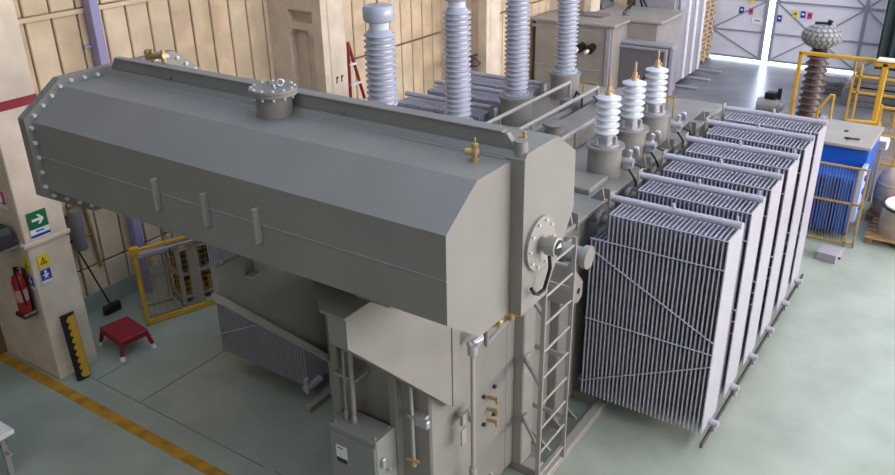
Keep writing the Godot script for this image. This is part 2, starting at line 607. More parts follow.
func conservator(t):
	var st := begin()
	var front := [Vector2(-4.44, 3.5), Vector2(-4.02, 3.5), Vector2(-3.63, 3.785), Vector2(-3.63, 4.41), Vector2(-3.98, 4.645), Vector2(-4.44, 4.645)]
	prism(st, front, 0, -6.82, -2.5)
	var back := [Vector2(-4.40, 3.5), Vector2(-4.40, 4.66), Vector2(-4.43, 4.70), Vector2(-4.86, 4.70), Vector2(-5.15, 4.51), Vector2(-5.17, 4.06), Vector2(-4.76, 3.5)]
	prism(st, back, 0, -6.82, -2.4)
	var c = obj("conservator", st, "paint", t)
	st = begin()                                         # ridge plate
	prism(st, [Vector2(-6.80, 4.64), Vector2(-6.68, 4.815), Vector2(-2.57, 4.80), Vector2(-2.45, 4.64)], 2, -4.50, -4.455)
	for x in [-5.93, -3.97]:
		cyl(st, V(x, 4.735, -4.456), V(x, 4.735, -4.43), 0.018, 0.016, 8)
	bx(st, V(-6.66, 4.80, -4.51), V(-2.60, 4.815, -4.445), 0.004)
	obj("ridge_plate", st, "paint", c)
	st = begin()
	cyl(st, V(-2.46, 4.5, -4.45), V(-2.46, 4.775, -4.45), 0.045, 0.045, 12)
	bx(st, V(-2.53, 4.6, -4.50), V(-2.42, 4.77, -4.43), 0.03)
	obj("ridge_end", st, "paint", c)
	st = begin()                                         # end flange
	var fl := [Vector2(-4.02, 3.43), Vector2(-3.56, 3.74), Vector2(-3.56, 4.45), Vector2(-3.96, 4.72), Vector2(-5.2, 4.72), Vector2(-5.5, 4.47), Vector2(-5.5, 4.0), Vector2(-4.8, 3.43)]
	prism(st, fl, 0, -6.885, -6.84)
	prism(st, fl, 0, -6.833, -6.79)
	obj("end_flange", st, "paint", c)
	st = begin()
	for i in fl.size():
		var p: Vector2 = fl[i]
		var q: Vector2 = fl[(i + 1) % fl.size()]
		var n := int(round(p.distance_to(q) / 0.135))
		for k in n:
			var w := p.lerp(q, (k + 0.5) / n)
			w = w + (Vector2(-4.5, 4.1) - w).normalized() * 0.045
			cyl(st, V(-6.79, w.y, w.x), V(-6.765, w.y, w.x), 0.018, 0.018, 6)
	obj("flange_bolts", st, "bolt", c).set_meta("kind", "stuff")
	st = begin()                                         # weld seams
	cyl(st, V(-6.79, 4.10, -3.629), V(-2.5, 4.10, -3.629), 0.005, 0.005, 5)
	cyl(st, V(-6.79, 4.646, -4.40), V(-2.55, 4.646, -4.40), 0.012, 0.012, 5)
	obj("weld_seam", st, "paint_edge", c)
	st = begin()
	cbox(st, V(0, 4.095, -3.605), V(0.03, 0.27, 0.055), 0.006)
	var lm := commit(st)
	for x in [-5.20, -4.64, -4.10]:
		put("lug_bar", lm, "paint_edge", c, V(x, 0, 0))
	st = begin()                                         # manhole neck with a bolted lid
	var mc := V(-4.57, 4.64, -4.345)
	lathe(st, mc, Vector3.UP, [Vector2(0, 0), Vector2(0.14, 0), Vector2(0.14, 0.17), Vector2(0.185, 0.17), Vector2(0.185, 0.195), Vector2(0, 0.195)], 28)
	obj("manhole", st, "paint", c)
	st = begin()
	lathe(st, mc + V(0, 0.198, 0), Vector3.UP, [Vector2(0, 0), Vector2(0.185, 0), Vector2(0.185, 0.022), Vector2(0, 0.022)], 28)
	obj("manhole_lid", st, "paint", c)
	st = begin()
	bolts(st, mc + V(0, 0.21, 0), Vector3.UP, 0.163, 12, 0.011, 0.022)
	bolts(st, mc + V(0, 0.165, 0), Vector3.DOWN, 0.163, 12, 0.011, 0.02)
	obj("lid_bolts", st, "bolt", c).set_meta("kind", "stuff")
	st = begin()
	tube(st, [mc + V(-0.08, 0.22, -0.03), mc + V(-0.07, 0.25, -0.03), mc + V(0.05, 0.25, 0.04), mc + V(0.06, 0.22, 0.04)], 0.008, 6)
	torus(st, mc + V(0.04, 0.25, -0.04), V(1, 0, 0.4), 0.025, 0.008, 12, 6)
	obj("lid_handle", st, "zinc", c)
	brass_valve(c, V(-2.70, 4.645, -4.27), 0.8)
	brass_valve(c, V(-2.53, 4.70, -4.62), 0.5)
	# cocks on the back edge of the far end
	st = begin()
	cyl(st, V(-6.72, 4.74, -4.83), V(-6.46, 4.78, -4.83), 0.03, 0.026, 10)
	cyl(st, V(-6.64, 4.69, -4.83), V(-6.64, 4.82, -4.83), 0.02, 0.02, 8)
	ball(st, V(-6.70, 4.78, -4.83), 0.04)
	cyl(st, V(-6.48, 4.72, -4.83), V(-6.48, 4.83, -4.83), 0.026, 0.02, 8)
	obj("brass_cock", st, "brass", c)
	# dial gauge on its round flange
	st = begin()
	var gc := V(-2.4, 3.985, -4.625)
	lathe(st, gc, Vector3.RIGHT, [Vector2(0, 0), Vector2(0.20, 0), Vector2(0.20, 0.025), Vector2(0, 0.025)], 28)
	obj("gauge_flange", st, "paint_edge", c)
	st = begin()
	bolts(st, gc + V(0.025, 0, 0), Vector3.RIGHT, 0.17, 10, 0.011, 0.016)
	obj("flange_bolts", st, "bolt", c).set_meta("kind", "stuff")
	st = begin()
	lathe(st, gc + V(0.025, 0, 0), Vector3.RIGHT, [Vector2(0, 0), Vector2(0.05, 0), Vector2(0.05, 0.05), Vector2(0.07, 0.05), Vector2(0.07, 0.125), Vector2(0.06, 0.13), Vector2(0, 0.13)], 20)
	obj("dial_gauge", st, "alu", c)
	st = begin()
	lathe(st, gc + V(0.156, 0, 0), Vector3.RIGHT, [Vector2(0, 0), Vector2(0.056, 0), Vector2(0.056, 0.004), Vector2(0, 0.004)], 20)
	obj("gauge_face", st, "black", c)
	st = begin()
	prism(st, [Vector2(-0.038, -0.008), Vector2(0.04, 0.012), Vector2(-0.022, 0.032)].map(func(p): return p + Vector2(gc.z, gc.y)), 0, gc.x + 0.160, gc.x + 0.163)
	obj("gauge_hand", st, "white", c)
	st = begin()
	tube(st, [gc + V(0.09, -0.07, 0), gc + V(0.10, -0.17, 0.0), gc + V(0.09, -0.24, 0.01), gc + V(0.08, -0.33, 0.04), gc + V(0.06, -0.35, 0.09), gc + V(0.05, -0.33, 0.13), gc + V(0.04, -0.28, 0.16)], 0.014, 8)
	obj("gauge_cable", st, "black", c)
	st = begin()                                         # drain cocks below the end
	for k in [V(-2.62, 3.42, -4.30), V(-2.55, 3.42, -4.52)]:
		st = begin()
		cyl(st, k + V(0, 0.1, 0), k + V(0, -0.05, 0), 0.025, 0.03, 10)
		cyl(st, k + V(-0.07, 0, 0.05), k + V(0.07, 0, -0.05), 0.028, 0.028, 10)
		ball(st, k + V(0.07, 0.01, -0.05), 0.036)
		obj("drain_cock", st, "brass", c)
	st = begin()
	tube(st, [V(-2.62, 3.37, -4.30), V(-2.66, 3.2, -4.36), V(-3.42, 2.30, -5.98), V(-3.42, 2.95, -5.98)], 0.02, 8)
	obj("drain_pipe", st, "paint", c)

func brass_valve(c, p: Vector3, s: float):
	var st := begin()
	lathe(st, p, Vector3.UP, [Vector2(0, 0), Vector2(0.035, 0), Vector2(0.035, 0.02), Vector2(0.018, 0.025), Vector2(0.018, 0.06), Vector2(0.036, 0.065), Vector2(0.036, 0.10), Vector2(0.02, 0.105), Vector2(0.028, 0.12), Vector2(0.028, 0.15), Vector2(0.008, 0.155), Vector2(0.008, 0.2), Vector2(0, 0.2)].map(func(q): return q * s), 12)
	cyl(st, p + V(-0.07, 0.08, 0.03) * s, p + V(0.02, 0.08, 0) * s, 0.03 * s, 0.026 * s, 10)
	obj("brass_valve", st, "brass", c)

func gussets(t):
	for g in [[-3.68, -3.5, -3.79, 3.43, -5.27], [-4.885, -4.85, -3.77, 3.46, -5.27]]:
		var st := begin()
		var x0: float = g[0]
		var x1: float = g[1]
		var zf: float = g[2]
		var yt: float = g[3]
		prism(st, [Vector2(zf, yt), Vector2(zf, yt - 0.26), Vector2(-5.14, 1.79), Vector2(-5.27, 1.79), Vector2(-5.27, yt)], 0, x0, x1)
		var o = obj("gusset", st, "paint", t)
		if x1 > -4.0:
			st = begin()                                 # crease plate and spreader plate on top
			bx(st, V(x1 - 0.01, 1.80, -5.26), V(x1 + 0.012, 3.4, -5.14), 0.004)
			obj("flange_plate", st, "paint", o)
			st = begin()
			prism(st, [Vector2(-3.72, -3.76), Vector2(-3.485, -3.76), Vector2(-3.485, -5.0), Vector2(-4.4, -5.0), Vector2(-4.05, -4.05)], 1, yt, yt + 0.02)
			obj("spreader_plate", st, "paint", o)
			st = begin()
			bx(st, V(-3.62, yt + 0.02, -4.9), V(-3.3, 3.5, -4.05), 0.005)
			obj("foot", st, "paint", o)
		else:
			st = begin()
			prism(st, [Vector2(zf + 0.01, yt - 0.22), Vector2(zf + 0.01, yt - 0.30), Vector2(-5.16, 1.70), Vector2(-5.16, 1.78)], 0, x0 - 0.04, x1 + 0.06)
			obj("gusset_flange", st, "paint_edge", o)
			st = begin()
			bx(st, V(x1, yt - 0.2, zf - 0.42), V(x1 + 0.08, yt - 0.01, zf - 0.40), 0.004)
			bx(st, V(x1, yt - 0.2, zf - 0.42), V(x1 + 0.08, yt - 0.18, zf - 0.30), 0.004)
			bx(st, V(x1 - 0.035, yt, zf - 0.6), V(x1 + 0.02, yt + 0.012, zf), 0.003)
			obj("bracket", st, "paint_edge", o)
			st = begin()
			for k in 3:
				cyl(st, V(x1 - 0.03, yt, zf - 0.1 - 0.15 * k), V(x1 - 0.03, yt + 0.05, zf - 0.1 - 0.15 * k), 0.016, 0.016, 6)
			obj("gusset_bolts", st, "zinc", o).set_meta("kind", "stuff")

func fin_mesh(h: float, y0: float) -> ArrayMesh:
	# pressed plate in the yz plane: rounded edges, cut upper and lower corners, two shallow flutes
	var st := begin()
	var w := 0.28
	var out := [Vector2(-w, y0 + 0.01), Vector2(-w + 0.02, y0), Vector2(w - 0.02, y0), Vector2(w, y0 + 0.01), Vector2(w, y0 + h - 0.012), Vector2(w - 0.012, y0 + h), Vector2(-w + 0.012, y0 + h), Vector2(-w, y0 + h - 0.012)]
	var oo := O
	O = Vector3.ZERO
	prism(st, out, 0, -0.0065, 0.0065)
	for z in [-0.266, 0.266]:
		cbox(st, V(0, y0 + h / 2, z), V(0.0185, h - 0.02, 0.03), 0.006)
	O = oo
	return commit(st)

func radiators(t):
	var pipe := func(x0: float, x1: float, flip: float) -> ArrayMesh:
		var st := begin()
		var oo := O
		O = Vector3.ZERO
		cyl(st, V(x0, 2.84, 0), V(x1, 2.84, 0), 0.040, 0.040, 18)
		O = oo
		return commit(st)
	# right-hand bank
	var zs := [-8.22, -9.06, -9.88, -10.70, -11.57, -12.38]
	var pm: ArrayMesh = pipe.call(-3.34, -1.87, 1.0)
	var tall := fin_mesh(2.51, 0.26)
	var low := fin_mesh(2.13, 0.26)
	var st := begin()
	var oo := O
	O = Vector3.ZERO
	var ties := []
	for k in [[2.42, 2.42], [1.365, 1.365], [2.29, 1.51], [0.456, 1.21], [2.76, 2.76]]:
		st = begin()
		cyl(st, V(-3.45 if k[0] < 2.7 else -3.245, k[0], 0.288), V(-1.915, k[1], 0.288), 0.009, 0.009, 6)
		ties.append(commit(st))
	st = begin()
	cbox(st, V(-3.345, 2.66, 0), V(0.02, 0.5, 0.14), 0.006)
	cyl(st, V(-3.6, 2.55, 0), V(-3.33, 2.55, 0), 0.055, 0.055, 14)
	cyl(st, V(-3.47, 2.55, 0), V(-3.43, 2.55, 0), 0.10, 0.10, 16)
	var conn := commit(st)
	st = begin()
	cyl(st, V(-3.6, 0.28, 0), V(-1.87, 0.28, 0), 0.045, 0.045, 14)
	var lowp := commit(st)
	st = begin()
	cyl(st, V(-2.62, 2.88, 0), V(-2.62, 2.93, 0), 0.022, 0.018, 8)
	var eye := commit(st)
	st = begin()
	cyl(st, V(-1.95, 2.74, -0.10), V(-1.95, 2.90, -0.10), 0.012, 0.012, 6)
	cyl(st, V(-2.10, 2.78, -0.10), V(-1.93, 2.80, -0.10), 0.022, 0.022, 8)
	var bits := commit(st)
	st = begin()
	cyl(st, V(-1.93, 0.28, 0), V(-1.80, 0.28, 0), 0.04, 0.04, 12)
	cyl(st, V(-1.84, 0.16, 0.0), V(-1.84, 0.30, 0.0), 0.02, 0.02, 8)
	var stub := commit(st)
	st = begin()
	cbox(st, V(-1.885, 0.15, -0.08), V(0.03, 0.06, 0.84), 0.006)
	var bar := commit(st)
	O = oo
	for i in zs.size():
		var r = put("radiator", pm, "silver", t, V(-T.x, 0, zs[i] - T.z))
		r.set_meta("label", "ribbed silver radiator with a round header pipe along its top")
		for k in 31:
			put("fin", low if k < 4 else tall, "silver", r, V(-3.44 + k * 0.0507, 0, 0))
		for k in ties:
			put("tie_rod", k, "silver", r)
		put("valve_connection", conn, "paint", r)
		put("lower_header", lowp, "silver", r)
		put("lifting_eye", eye, "silver", r)
		put("vent_plug", bits, "silver", r)
		put("drain_stub", stub, "silver", r)
		put("brace_bar", bar, "dark_steel", r)
	# left-hand bank: the first one by the fin, the others with their fins joined
	var lz := [-6.42, -7.22, -8.05, -8.9, -9.75, -10.55, -11.4, -12.2]
	var pl: ArrayMesh = pipe.call(-8.0, -6.36, 1.0)
	st = begin()
	O = Vector3.ZERO
	for k in 31:
		st.append_from(tall, 0, Transform3D(Basis(), V(-7.98 + k * 0.0517, 0, 0)))
	var joined := st.commit()
	st = begin()
	cyl(st, V(-8.0, 0.55, 0.318), V(-6.42, 1.35, 0.318), 0.008, 0.008, 6)
	var lt := commit(st)
	st = begin()
	cyl(st, V(-6.36, 2.45, 0), V(-6.2, 2.45, 0), 0.055, 0.055, 12)
	cbox(st, V(-6.37, 2.65, 0), V(0.02, 0.45, 0.14), 0.006)
	var lc := commit(st)
	st = begin()
	cyl(st, V(-6.40, 0.28, 0.05), V(-6.40, 0.28, 0.34), 0.05, 0.05, 12)
	cyl(st, V(-6.40, 0.20, 0.30), V(-6.40, 0.42, 0.30), 0.03, 0.03, 8)
	var ld_ := commit(st)
	O = oo
	for i in lz.size():
		var r = put("radiator", pl, "silver", t, V(-T.x, 0, lz[i] - T.z))
		r.set_meta("label", "ribbed silver radiator with a round header pipe along its top")
		if i == 0:
			for k in 31:
				put("fin", tall, "silver", r, V(-7.98 + k * 0.0517, 0, 0))
		else:
			var j = put("fins", joined, "silver", r)
			j.set_meta("kind", "stuff")
		put("tie_rod", lt, "silver", r)
		put("valve_connection", lc, "paint", r)
		put("drain_stub", ld_, "silver", r)

func bushings(t):
	var oo := O
	O = Vector3.ZERO
	# large porcelain, base of the flange at y = 0
	var st := begin()
	var prof := [Vector2(0, 0.05), Vector2(0.15, 0.05)]
	var n := 21
	var pitch := 1.41 / n
	for i in n:
		var y := 0.09 + i * pitch
		prof.append(Vector2(0.146, y))
		prof.append(Vector2(0.146, y + pitch * 0.40))
		prof.append(Vector2(0.178, y + pitch * 0.46))
		prof.append(Vector2(0.184, y + pitch * 0.58))
		prof.append(Vector2(0.180, y + pitch * 0.70))
		prof.append(Vector2(0.150, y + pitch * 0.84))
	prof.append(Vector2(0.14, 1.51))
	prof.append(Vector2(0.115, 1.54))
	prof.append(Vector2(0.0, 1.54))
	lathe(st, Vector3.ZERO, Vector3.UP, prof, 28, 50.0)
	var porc := commit(st)
	st = begin()
	lathe(st, Vector3.ZERO, Vector3.UP, [Vector2(0.10, 1.52), Vector2(0.115, 1.54), Vector2(0.115, 1.64), Vector2(0, 1.64)], 22)
	var neck := commit(st)
	st = begin()
	lathe(st, Vector3.ZERO, Vector3.UP, [Vector2(0, 1.62), Vector2(0.15, 1.62), Vector2(0.172, 1.64), Vector2(0.178, 1.68), Vector2(0.178, 1.76), Vector2(0.16, 1.80), Vector2(0.05, 1.82), Vector2(0, 1.82)], 26)
	var cap := commit(st)
	st = begin()
	cyl(st, V(0, 1.8, 0), V(0, 2.15, 0), 0.022, 0.022, 10)
	var rod := commit(st)
	st = begin()
	lathe(st, Vector3.ZERO, Vector3.UP, [Vector2(0, 0), Vector2(0.205, 0), Vector2(0.205, 0.03), Vector2(0.16, 0.05), Vector2(0.155, 0.10), Vector2(0.13, 0.10)], 24)
	bolts(st, V(0, 0.03, 0), Vector3.UP, 0.183, 12, 0.014, 0.03)
	var base := commit(st)
	st = begin()
	lathe(st, Vector3.ZERO, Vector3.UP, [Vector2(0.24, 2.66), Vector2(0.24, 3.06), Vector2(0.265, 3.06), Vector2(0.265, 3.10), Vector2(0, 3.10)], 28)
	var tur := commit(st)
	for z in [-7.38, -8.98, -10.57, -12.2]:
		put("turret", tur, "paint", t, V(-5.95, 0, z) - T)
		var b = put("bushing", porc, "glaze", t, V(-5.95, 3.10, z) - T)
		b.set_meta("label", "tall blue-grey ribbed porcelain bushing")
		put("neck", neck, "glaze_pale", b)
		put("cap", cap, "glaze", b)
		put("terminal", rod, "copper", b)
		put("base_ring", base, "glaze", b)
	# small porcelain
	st = begin()
	prof = [Vector2(0, 0.10), Vector2(0.10, 0.10)]
	for i in 6:
		var y := 0.12 + i * 0.085
		prof.append(Vector2(0.095, y))
		prof.append(Vector2(0.095, y + 0.02))
		prof.append(Vector2(0.145, y + 0.032))
		prof.append(Vector2(0.158, y + 0.045))
		prof.append(Vector2(0.155, y + 0.060))
		prof.append(Vector2(0.105, y + 0.075))
	prof.append(Vector2(0.07, 0.635))
	prof.append(Vector2(0.0, 0.635))
	lathe(st, Vector3.ZERO, Vector3.UP, prof, 26, 60.0)
	var sp := commit(st)
	st = begin()
	lathe(st, Vector3.ZERO, Vector3.UP, [Vector2(0, 0), Vector2(0.17, 0), Vector2(0.17, 0.02), Vector2(0.11, 0.03), Vector2(0.105, 0.14), Vector2(0.09, 0.14)], 20)
	for i in 6:
		var a := TAU * i / 6
		cbox(st, V(cos(a) * 0.13, 0.07, sin(a) * 0.13), V(0.04, 0.10, 0.04), 0.008, Basis(Vector3.UP, -a))
	var sb := commit(st)
	st = begin()
	lathe(st, Vector3.ZERO, Vector3.UP, [Vector2(0, 0.625), Vector2(0.055, 0.625), Vector2(0.05, 0.66), Vector2(0.032, 0.70), Vector2(0.032, 0.73), Vector2(0.016, 0.74), Vector2(0.016, 0.87), Vector2(0, 0.87)], 14)
	cbox(st, V(0.03, 0.68, 0), V(0.05, 0.04, 0.04), 0.006)
	var stp := commit(st)
	st = begin()
	lathe(st, Vector3.ZERO, Vector3.UP, [Vector2(0.215, 2.66), Vector2(0.215, 3.05), Vector2(0.245, 3.05), Vector2(0.245, 3.085), Vector2(0, 3.085)], 26)
	var stu := commit(st)
	for z in [-9.24, -10.05, -10.85]:
		put("turret", stu, "paint", t, V(-3.9, 0, z) - T)
		var b = put("bushing", sp, "glaze_pale", t, V(-3.9, 3.085, z) - T)
		b.set_meta("label", "short white bushing with six broad sheds")
		put("clamp_ring", sb, "zinc", b)
		put("terminal", stp, "copper", b)
	O = oo

func cover_fittings(t):
	var st: SurfaceTool
	for k in [[-5.42, -5.6, -11.3], [-4.93, -5.4, -11.25], [-4.30, -5.4, -9.9]]:
		st = begin()
		cyl(st, V(k[0], 3.2, k[1]), V(k[0], 3.2, k[2]), 0.028, 0.028, 10)
		cyl(st, V(k[0], 3.2, k[2]), V(k[0], 2.68, k[2]), 0.028, 0.028, 10)
		cyl(st, V(k[0], 3.2, -9.2), V(k[0], 2.68, -9.2), 0.018, 0.018, 8)
		obj("conduit", st, "paint_edge", t)
	st = begin()
	bx(st, V(-4.2, 2.68, -9.05), V(-3.75, 2.75, -8.5), 0.012)
	obj("hatch", st, "paint", t)
	st = begin()
	cyl(st, V(-5.3, 2.8, -8.0), V(-5.3, 2.8, -12.6), 0.07, 0.07, 12)
	obj("header_pipe", st, "paint", t)
	for k in [[-5.35, -11.2, 0.3], [-4.75, -12.4, 0.36], [-4.4, -11.4, 0.25]]:
		st = begin()
		bx(st, V(k[0] - 0.13, 2.68, k[1] - 0.12), V(k[0] + 0.13, 2.68 + k[2], k[1] + 0.12), 0.015)
		var jb = obj("junction_box", st, "paint", t)
		st = begin()
		tube(st, [V(k[0] + 0.05, 2.68 + k[2], k[1]), V(k[0] + 0.10, 2.80 + k[2], k[1]), V(k[0] + 0.24, 2.75 + k[2], k[1] + 0.1), V(k[0] + 0.30, 2.69, k[1] + 0.2)], 0.016, 6)
		obj("cable", st, "black", jb)
	st = begin()
	bx(st, V(-5.05, 2.68, -12.3), V(-4.6, 2.95, -8.2), 0.03)
	for z in [-8.5, -9.7, -11.3]:
		cyl(st, V(-4.85, 2.9, z), V(-4.85, 3.05, z), 0.13, 0.13, 16)
		cyl(st, V(-4.85, 3.05, z), V(-4.85, 3.08, z), 0.17, 0.17, 16)
	obj("tap_changer_cover", st, "paint", t)
	for z in [-7.6, -8.45, -9.75, -10.6, -11.5, -12.1]:
		st = begin()
		prism(st, [Vector2(-3.52, 2.66), Vector2(-3.72, 2.66), Vector2(-3.56, 2.84)], 2, z - 0.015, z + 0.015)
		obj("cover_tab", st, "paint", t)
		st = begin()
		bx(st, V(-3.60, 2.60, z - 0.1), V(-3.50, 2.80, z - 0.08), 0.004)
		obj("edge_lug", st, "paint", t)
	for z in [-9.35, -10.1, -11.1]:
		st = begin()
		cbox(st, V(-3.63, 2.84, z), V(0.13, 0.16, 0.15), 0.03)
		cyl(st, V(-3.70, 2.88, z + 0.03), V(-3.54, 2.88, z + 0.03), 0.05, 0.05, 12)
		cyl(st, V(-3.63, 2.90, z), V(-3.60, 3.02, z), 0.035, 0.03, 10)
		var gl = obj("cable_gland", st, "zinc", t)
		st = begin()
		cbox(st, V(-3.60, 2.95, z - 0.2), V(0.08, 0.16, 0.06), 0.02, Basis(Vector3.RIGHT, 0.5))
		obj("gland_cap", st, "zinc", gl)
		st = begin()
		tube(st, [V(-3.60, 2.80, z + 0.05), V(-3.50, 2.72, z + 0.10), V(-3.47, 2.62, z + 0.06), V(-3.52, 2.55, z - 0.04)], 0.016, 6)
		obj("cable", st, "black", gl)
		st = begin()
		tube(st, [V(-3.60, 2.80, z - 0.15), V(-3.49, 2.74, z - 0.2), V(-3.48, 2.60, z - 0.22)], 0.014, 6)
		obj("cable", st, "black", gl)
	st = begin()                                         # yellow-brown guard hoops beside the far bushings
	for k in [[-5.33, -11.6, 0.22, 3.15], [-4.1, -12.0, 0.10, 3.0]]:
		st = begin()
		tube(st, [V(k[0], 2.68, k[1]), V(k[0], k[3], k[1]), V(k[0] + k[2], k[3], k[1]), V(k[0] + k[2], 2.68, k[1])], 0.014, 6)
		obj("hoop", st, "tan_yellow", t)
	st = begin()
	tube(st, [V(-4.75, 3.55, -5.5), V(-4.2, 3.1, -7.4), V(-4.55, 2.85, -8.4)], 0.06, 10)
	cyl(st, V(-4.45, 3.28, -6.6), V(-4.32, 3.18, -7.0), 0.11, 0.11, 14)
	obj("oil_pipe", st, "paint", t)

func front_fittings(t):
	# control cabinet
	var st := begin()
	bx(st, V(-4.53, 0.62, -4.85), V(-3.95, 1.56, -4.55), 0.012)
	var cb = obj("control_cabinet", st, "cabinet_grey", t)
	cb.set_meta("label", "pale grey control cabinet with a white nameplate and conduits on its top")
	st = begin()
	bx(st, V(-4.515, 0.66, -4.552), V(-3.965, 1.50, -4.535), 0.008)
	obj("door", st, "cabinet_grey", cb)
	st = begin()
	bx(st, V(-4.44, 1.16, -4.537), V(-4.30, 1.37, -4.531), 0.002)
	obj("nameplate", st, "white", cb)
	st = begin()
	bx(st, V(-4.435, 1.165, -4.532), V(-4.305, 1.22, -4.529), 0)
	bx(st, V(-4.42, 1.33, -4.532), V(-4.35, 1.342, -4.529), 0)
	obj("print", st, "dark_steel", cb)
	st = begin()
	cbox(st, V(-3.935, 1.30, -4.62), V(0.04, 0.10, 0.05), 0.01)
	obj("latch", st, "zinc", cb)
	st = begin()
	cbox(st, V(-3.935, 0.9, -4.62), V(0.04, 0.10, 0.05), 0.01)
	obj("latch", st, "zinc", cb)
	st = begin()
	cyl(st, V(-3.95, 1.18, -4.70), V(-3.91, 1.18, -4.70), 0.02, 0.02, 8)
	for k in [V(-4.48, 1.56, -4.6), V(-4.0, 1.56, -4.6), V(-4.0, 1.56, -4.8)]:
		cyl(st, k, k + V(0, 0.025, 0), 0.012, 0.012, 6)
	obj("cap_nuts", st, "zinc", cb).set_meta("kind", "stuff")
	st = begin()
	for x in [-4.42, -4.33]:
		st = begin()
		cyl(st, V(x, 1.56, -4.70), V(x, 1.60, -4.70), 0.035, 0.035, 8)
		cyl(st, V(x, 1.60, -4.70), V(x, 1.66, -4.70), 0.026, 0.02, 8)
		obj("gland", st, "zinc", cb)
	st = begin()
	tube(st, [V(-4.42, 1.64, -4.70), V(-4.42, 2.3, -4.72), V(-4.42, 2.6, -4.88)], 0.018, 8)
	obj("conduit", st, "paint_edge", t)
	st = begin()
	tube(st, [V(-4.33, 1.64, -4.70), V(-4.33, 2.6, -4.72), V(-4.33, 2.8, -4.88)], 0.024, 8)
	obj("conduit", st, "paint_edge", t)
	st = begin()
	bx(st, V(-4.55, 2.02, -4.94), V(-4.28, 2.05, -4.70), 0.004)
	obj("conduit_bracket", st, "paint_edge", t)
	st = begin()                                         # sampling pipe on the front face
	cyl(st, V(-3.76, 2.3, -4.86), V(-3.76, 1.30, -4.86), 0.018, 0.018, 8)
	bx(st, V(-3.80, 1.74, -4.94), V(-3.62, 1.78, -4.84), 0.004)
	bx(st, V(-3.69, 1.72, -4.86), V(-3.55, 1.80, -4.80), 0.01)
	obj("sampling_pipe", st, "zinc", t)
	st = begin()
	cyl(st, V(-3.76, 1.31, -4.86), V(-3.76, 1.18, -4.86), 0.022, 0.028, 8)
	cyl(st, V(-3.82, 1.25, -4.84), V(-3.70, 1.25, -4.86), 0.016, 0.016, 8)
	obj("sampling_valve", st, "brass", t)
	st = begin()                                         # breather pipe on the side
	cyl(st, V(-3.42, 2.32, -5.37), V(-3.42, 0.3, -5.37), 0.022, 0.022, 10)
	tube(st, [V(-3.42, 2.32, -5.37), V(-3.42, 2.36, -5.6), V(-3.42, 2.36, -5.62), V(-3.42, 3.3, -5.62)], 0.022, 8)
	cyl(st, V(-3.42, 0.86, -5.37), V(-3.42, 0.94, -5.37), 0.04, 0.04, 10)
	bx(st, V(-3.6, 1.50, -5.39), V(-3.40, 1.54, -5.35), 0.004)
	bx(st, V(-3.50, 1.50, -5.48), V(-3.46, 1.62, -5.26), 0.004)
	obj("breather_pipe", st, "paint_edge", t)
	st = begin()
	cyl(st, V(-3.42, 2.28, -5.37), V(-3.42, 2.38, -5.37), 0.05, 0.05, 10)
	cyl(st, V(-3.46, 2.36, -5.36), V(-3.40, 2.38, -5.52), 0.035, 0.035, 10)
	cbox(st, V(-3.40, 2.42, -5.42), V(0.03, 0.03, 0.16), 0.008)
	obj("ball_valve", st, "zinc", t)
	st = begin()
	bx(st, V(-3.48, 1.28, -5.32), V(-3.46, 1.46, -5.24), 0.004)
	obj("tag_plate", st, "warm_grey", t)
	st = begin()
	for y in [1.38, 1.23, 1.09]:
		st = begin()
		cyl(st, V(-3.6, y, -5.94), V(-3.50, y, -5.94), 0.022, 0.022, 8)
		cbox(st, V(-3.49, y - 0.01, -5.94), V(0.03, 0.09, 0.03), 0.008)
		obj("drain_tap", st, "brass", t)
	st = begin()
	for k in [[1.44, -5.84], [1.44, -6.05], [1.09, -5.84], [1.09, -6.04]]:
		st = begin()
		cyl(st, V(-3.6, k[0], k[1]), V(-3.57, k[0], k[1]), 0.022, 0.022, 8)
		obj("stud", st, "dark_steel", t)
	# ladder
	st = begin()
	cbox(st, V(-3.1, 1.62, -6.14), V(0.05, 2.76, 0.022), 0.004)
	var ld = obj("ladder", st, "paint_edge", t)
	ld.set_meta("label", "grey rung ladder fixed upright to the side of the tank")
	st = begin()
	cbox(st, V(-3.1, 1.62, -6.75), V(0.05, 2.76, 0.022), 0.004)
	obj("rail", st, "paint_edge", ld)
	st = begin()
	cyl(st, V(-3.1, 0, -6.75), V(-3.1, 0, -6.14), 0.013, 0.013, 8)
	var rm := commit(st)
	for i in 9:
		put("rung", rm, "paint_edge", ld, V(0, 0.39 + i * 0.315, 0))
	for y in [0.80, 1.58, 2.40]:
		st = begin()
		cbox(st, V(-3.30, y, -6.32), V(0.03, 0.05, 0.50), 0.004, Basis(Vector3.UP, 0.82))
		obj("bracket", st, "alu", ld)
		st = begin()
		bx(st, V(-3.5, y - 0.03, -6.76), V(-3.08, y + 0.03, -6.74), 0.004)
		obj("bracket", st, "alu", ld)
		st = begin()
		cbox(st, V(-3.46, y, -6.50), V(0.05, 0.09, 0.10), 0.01)
		obj("clamp", st, "alu", ld)

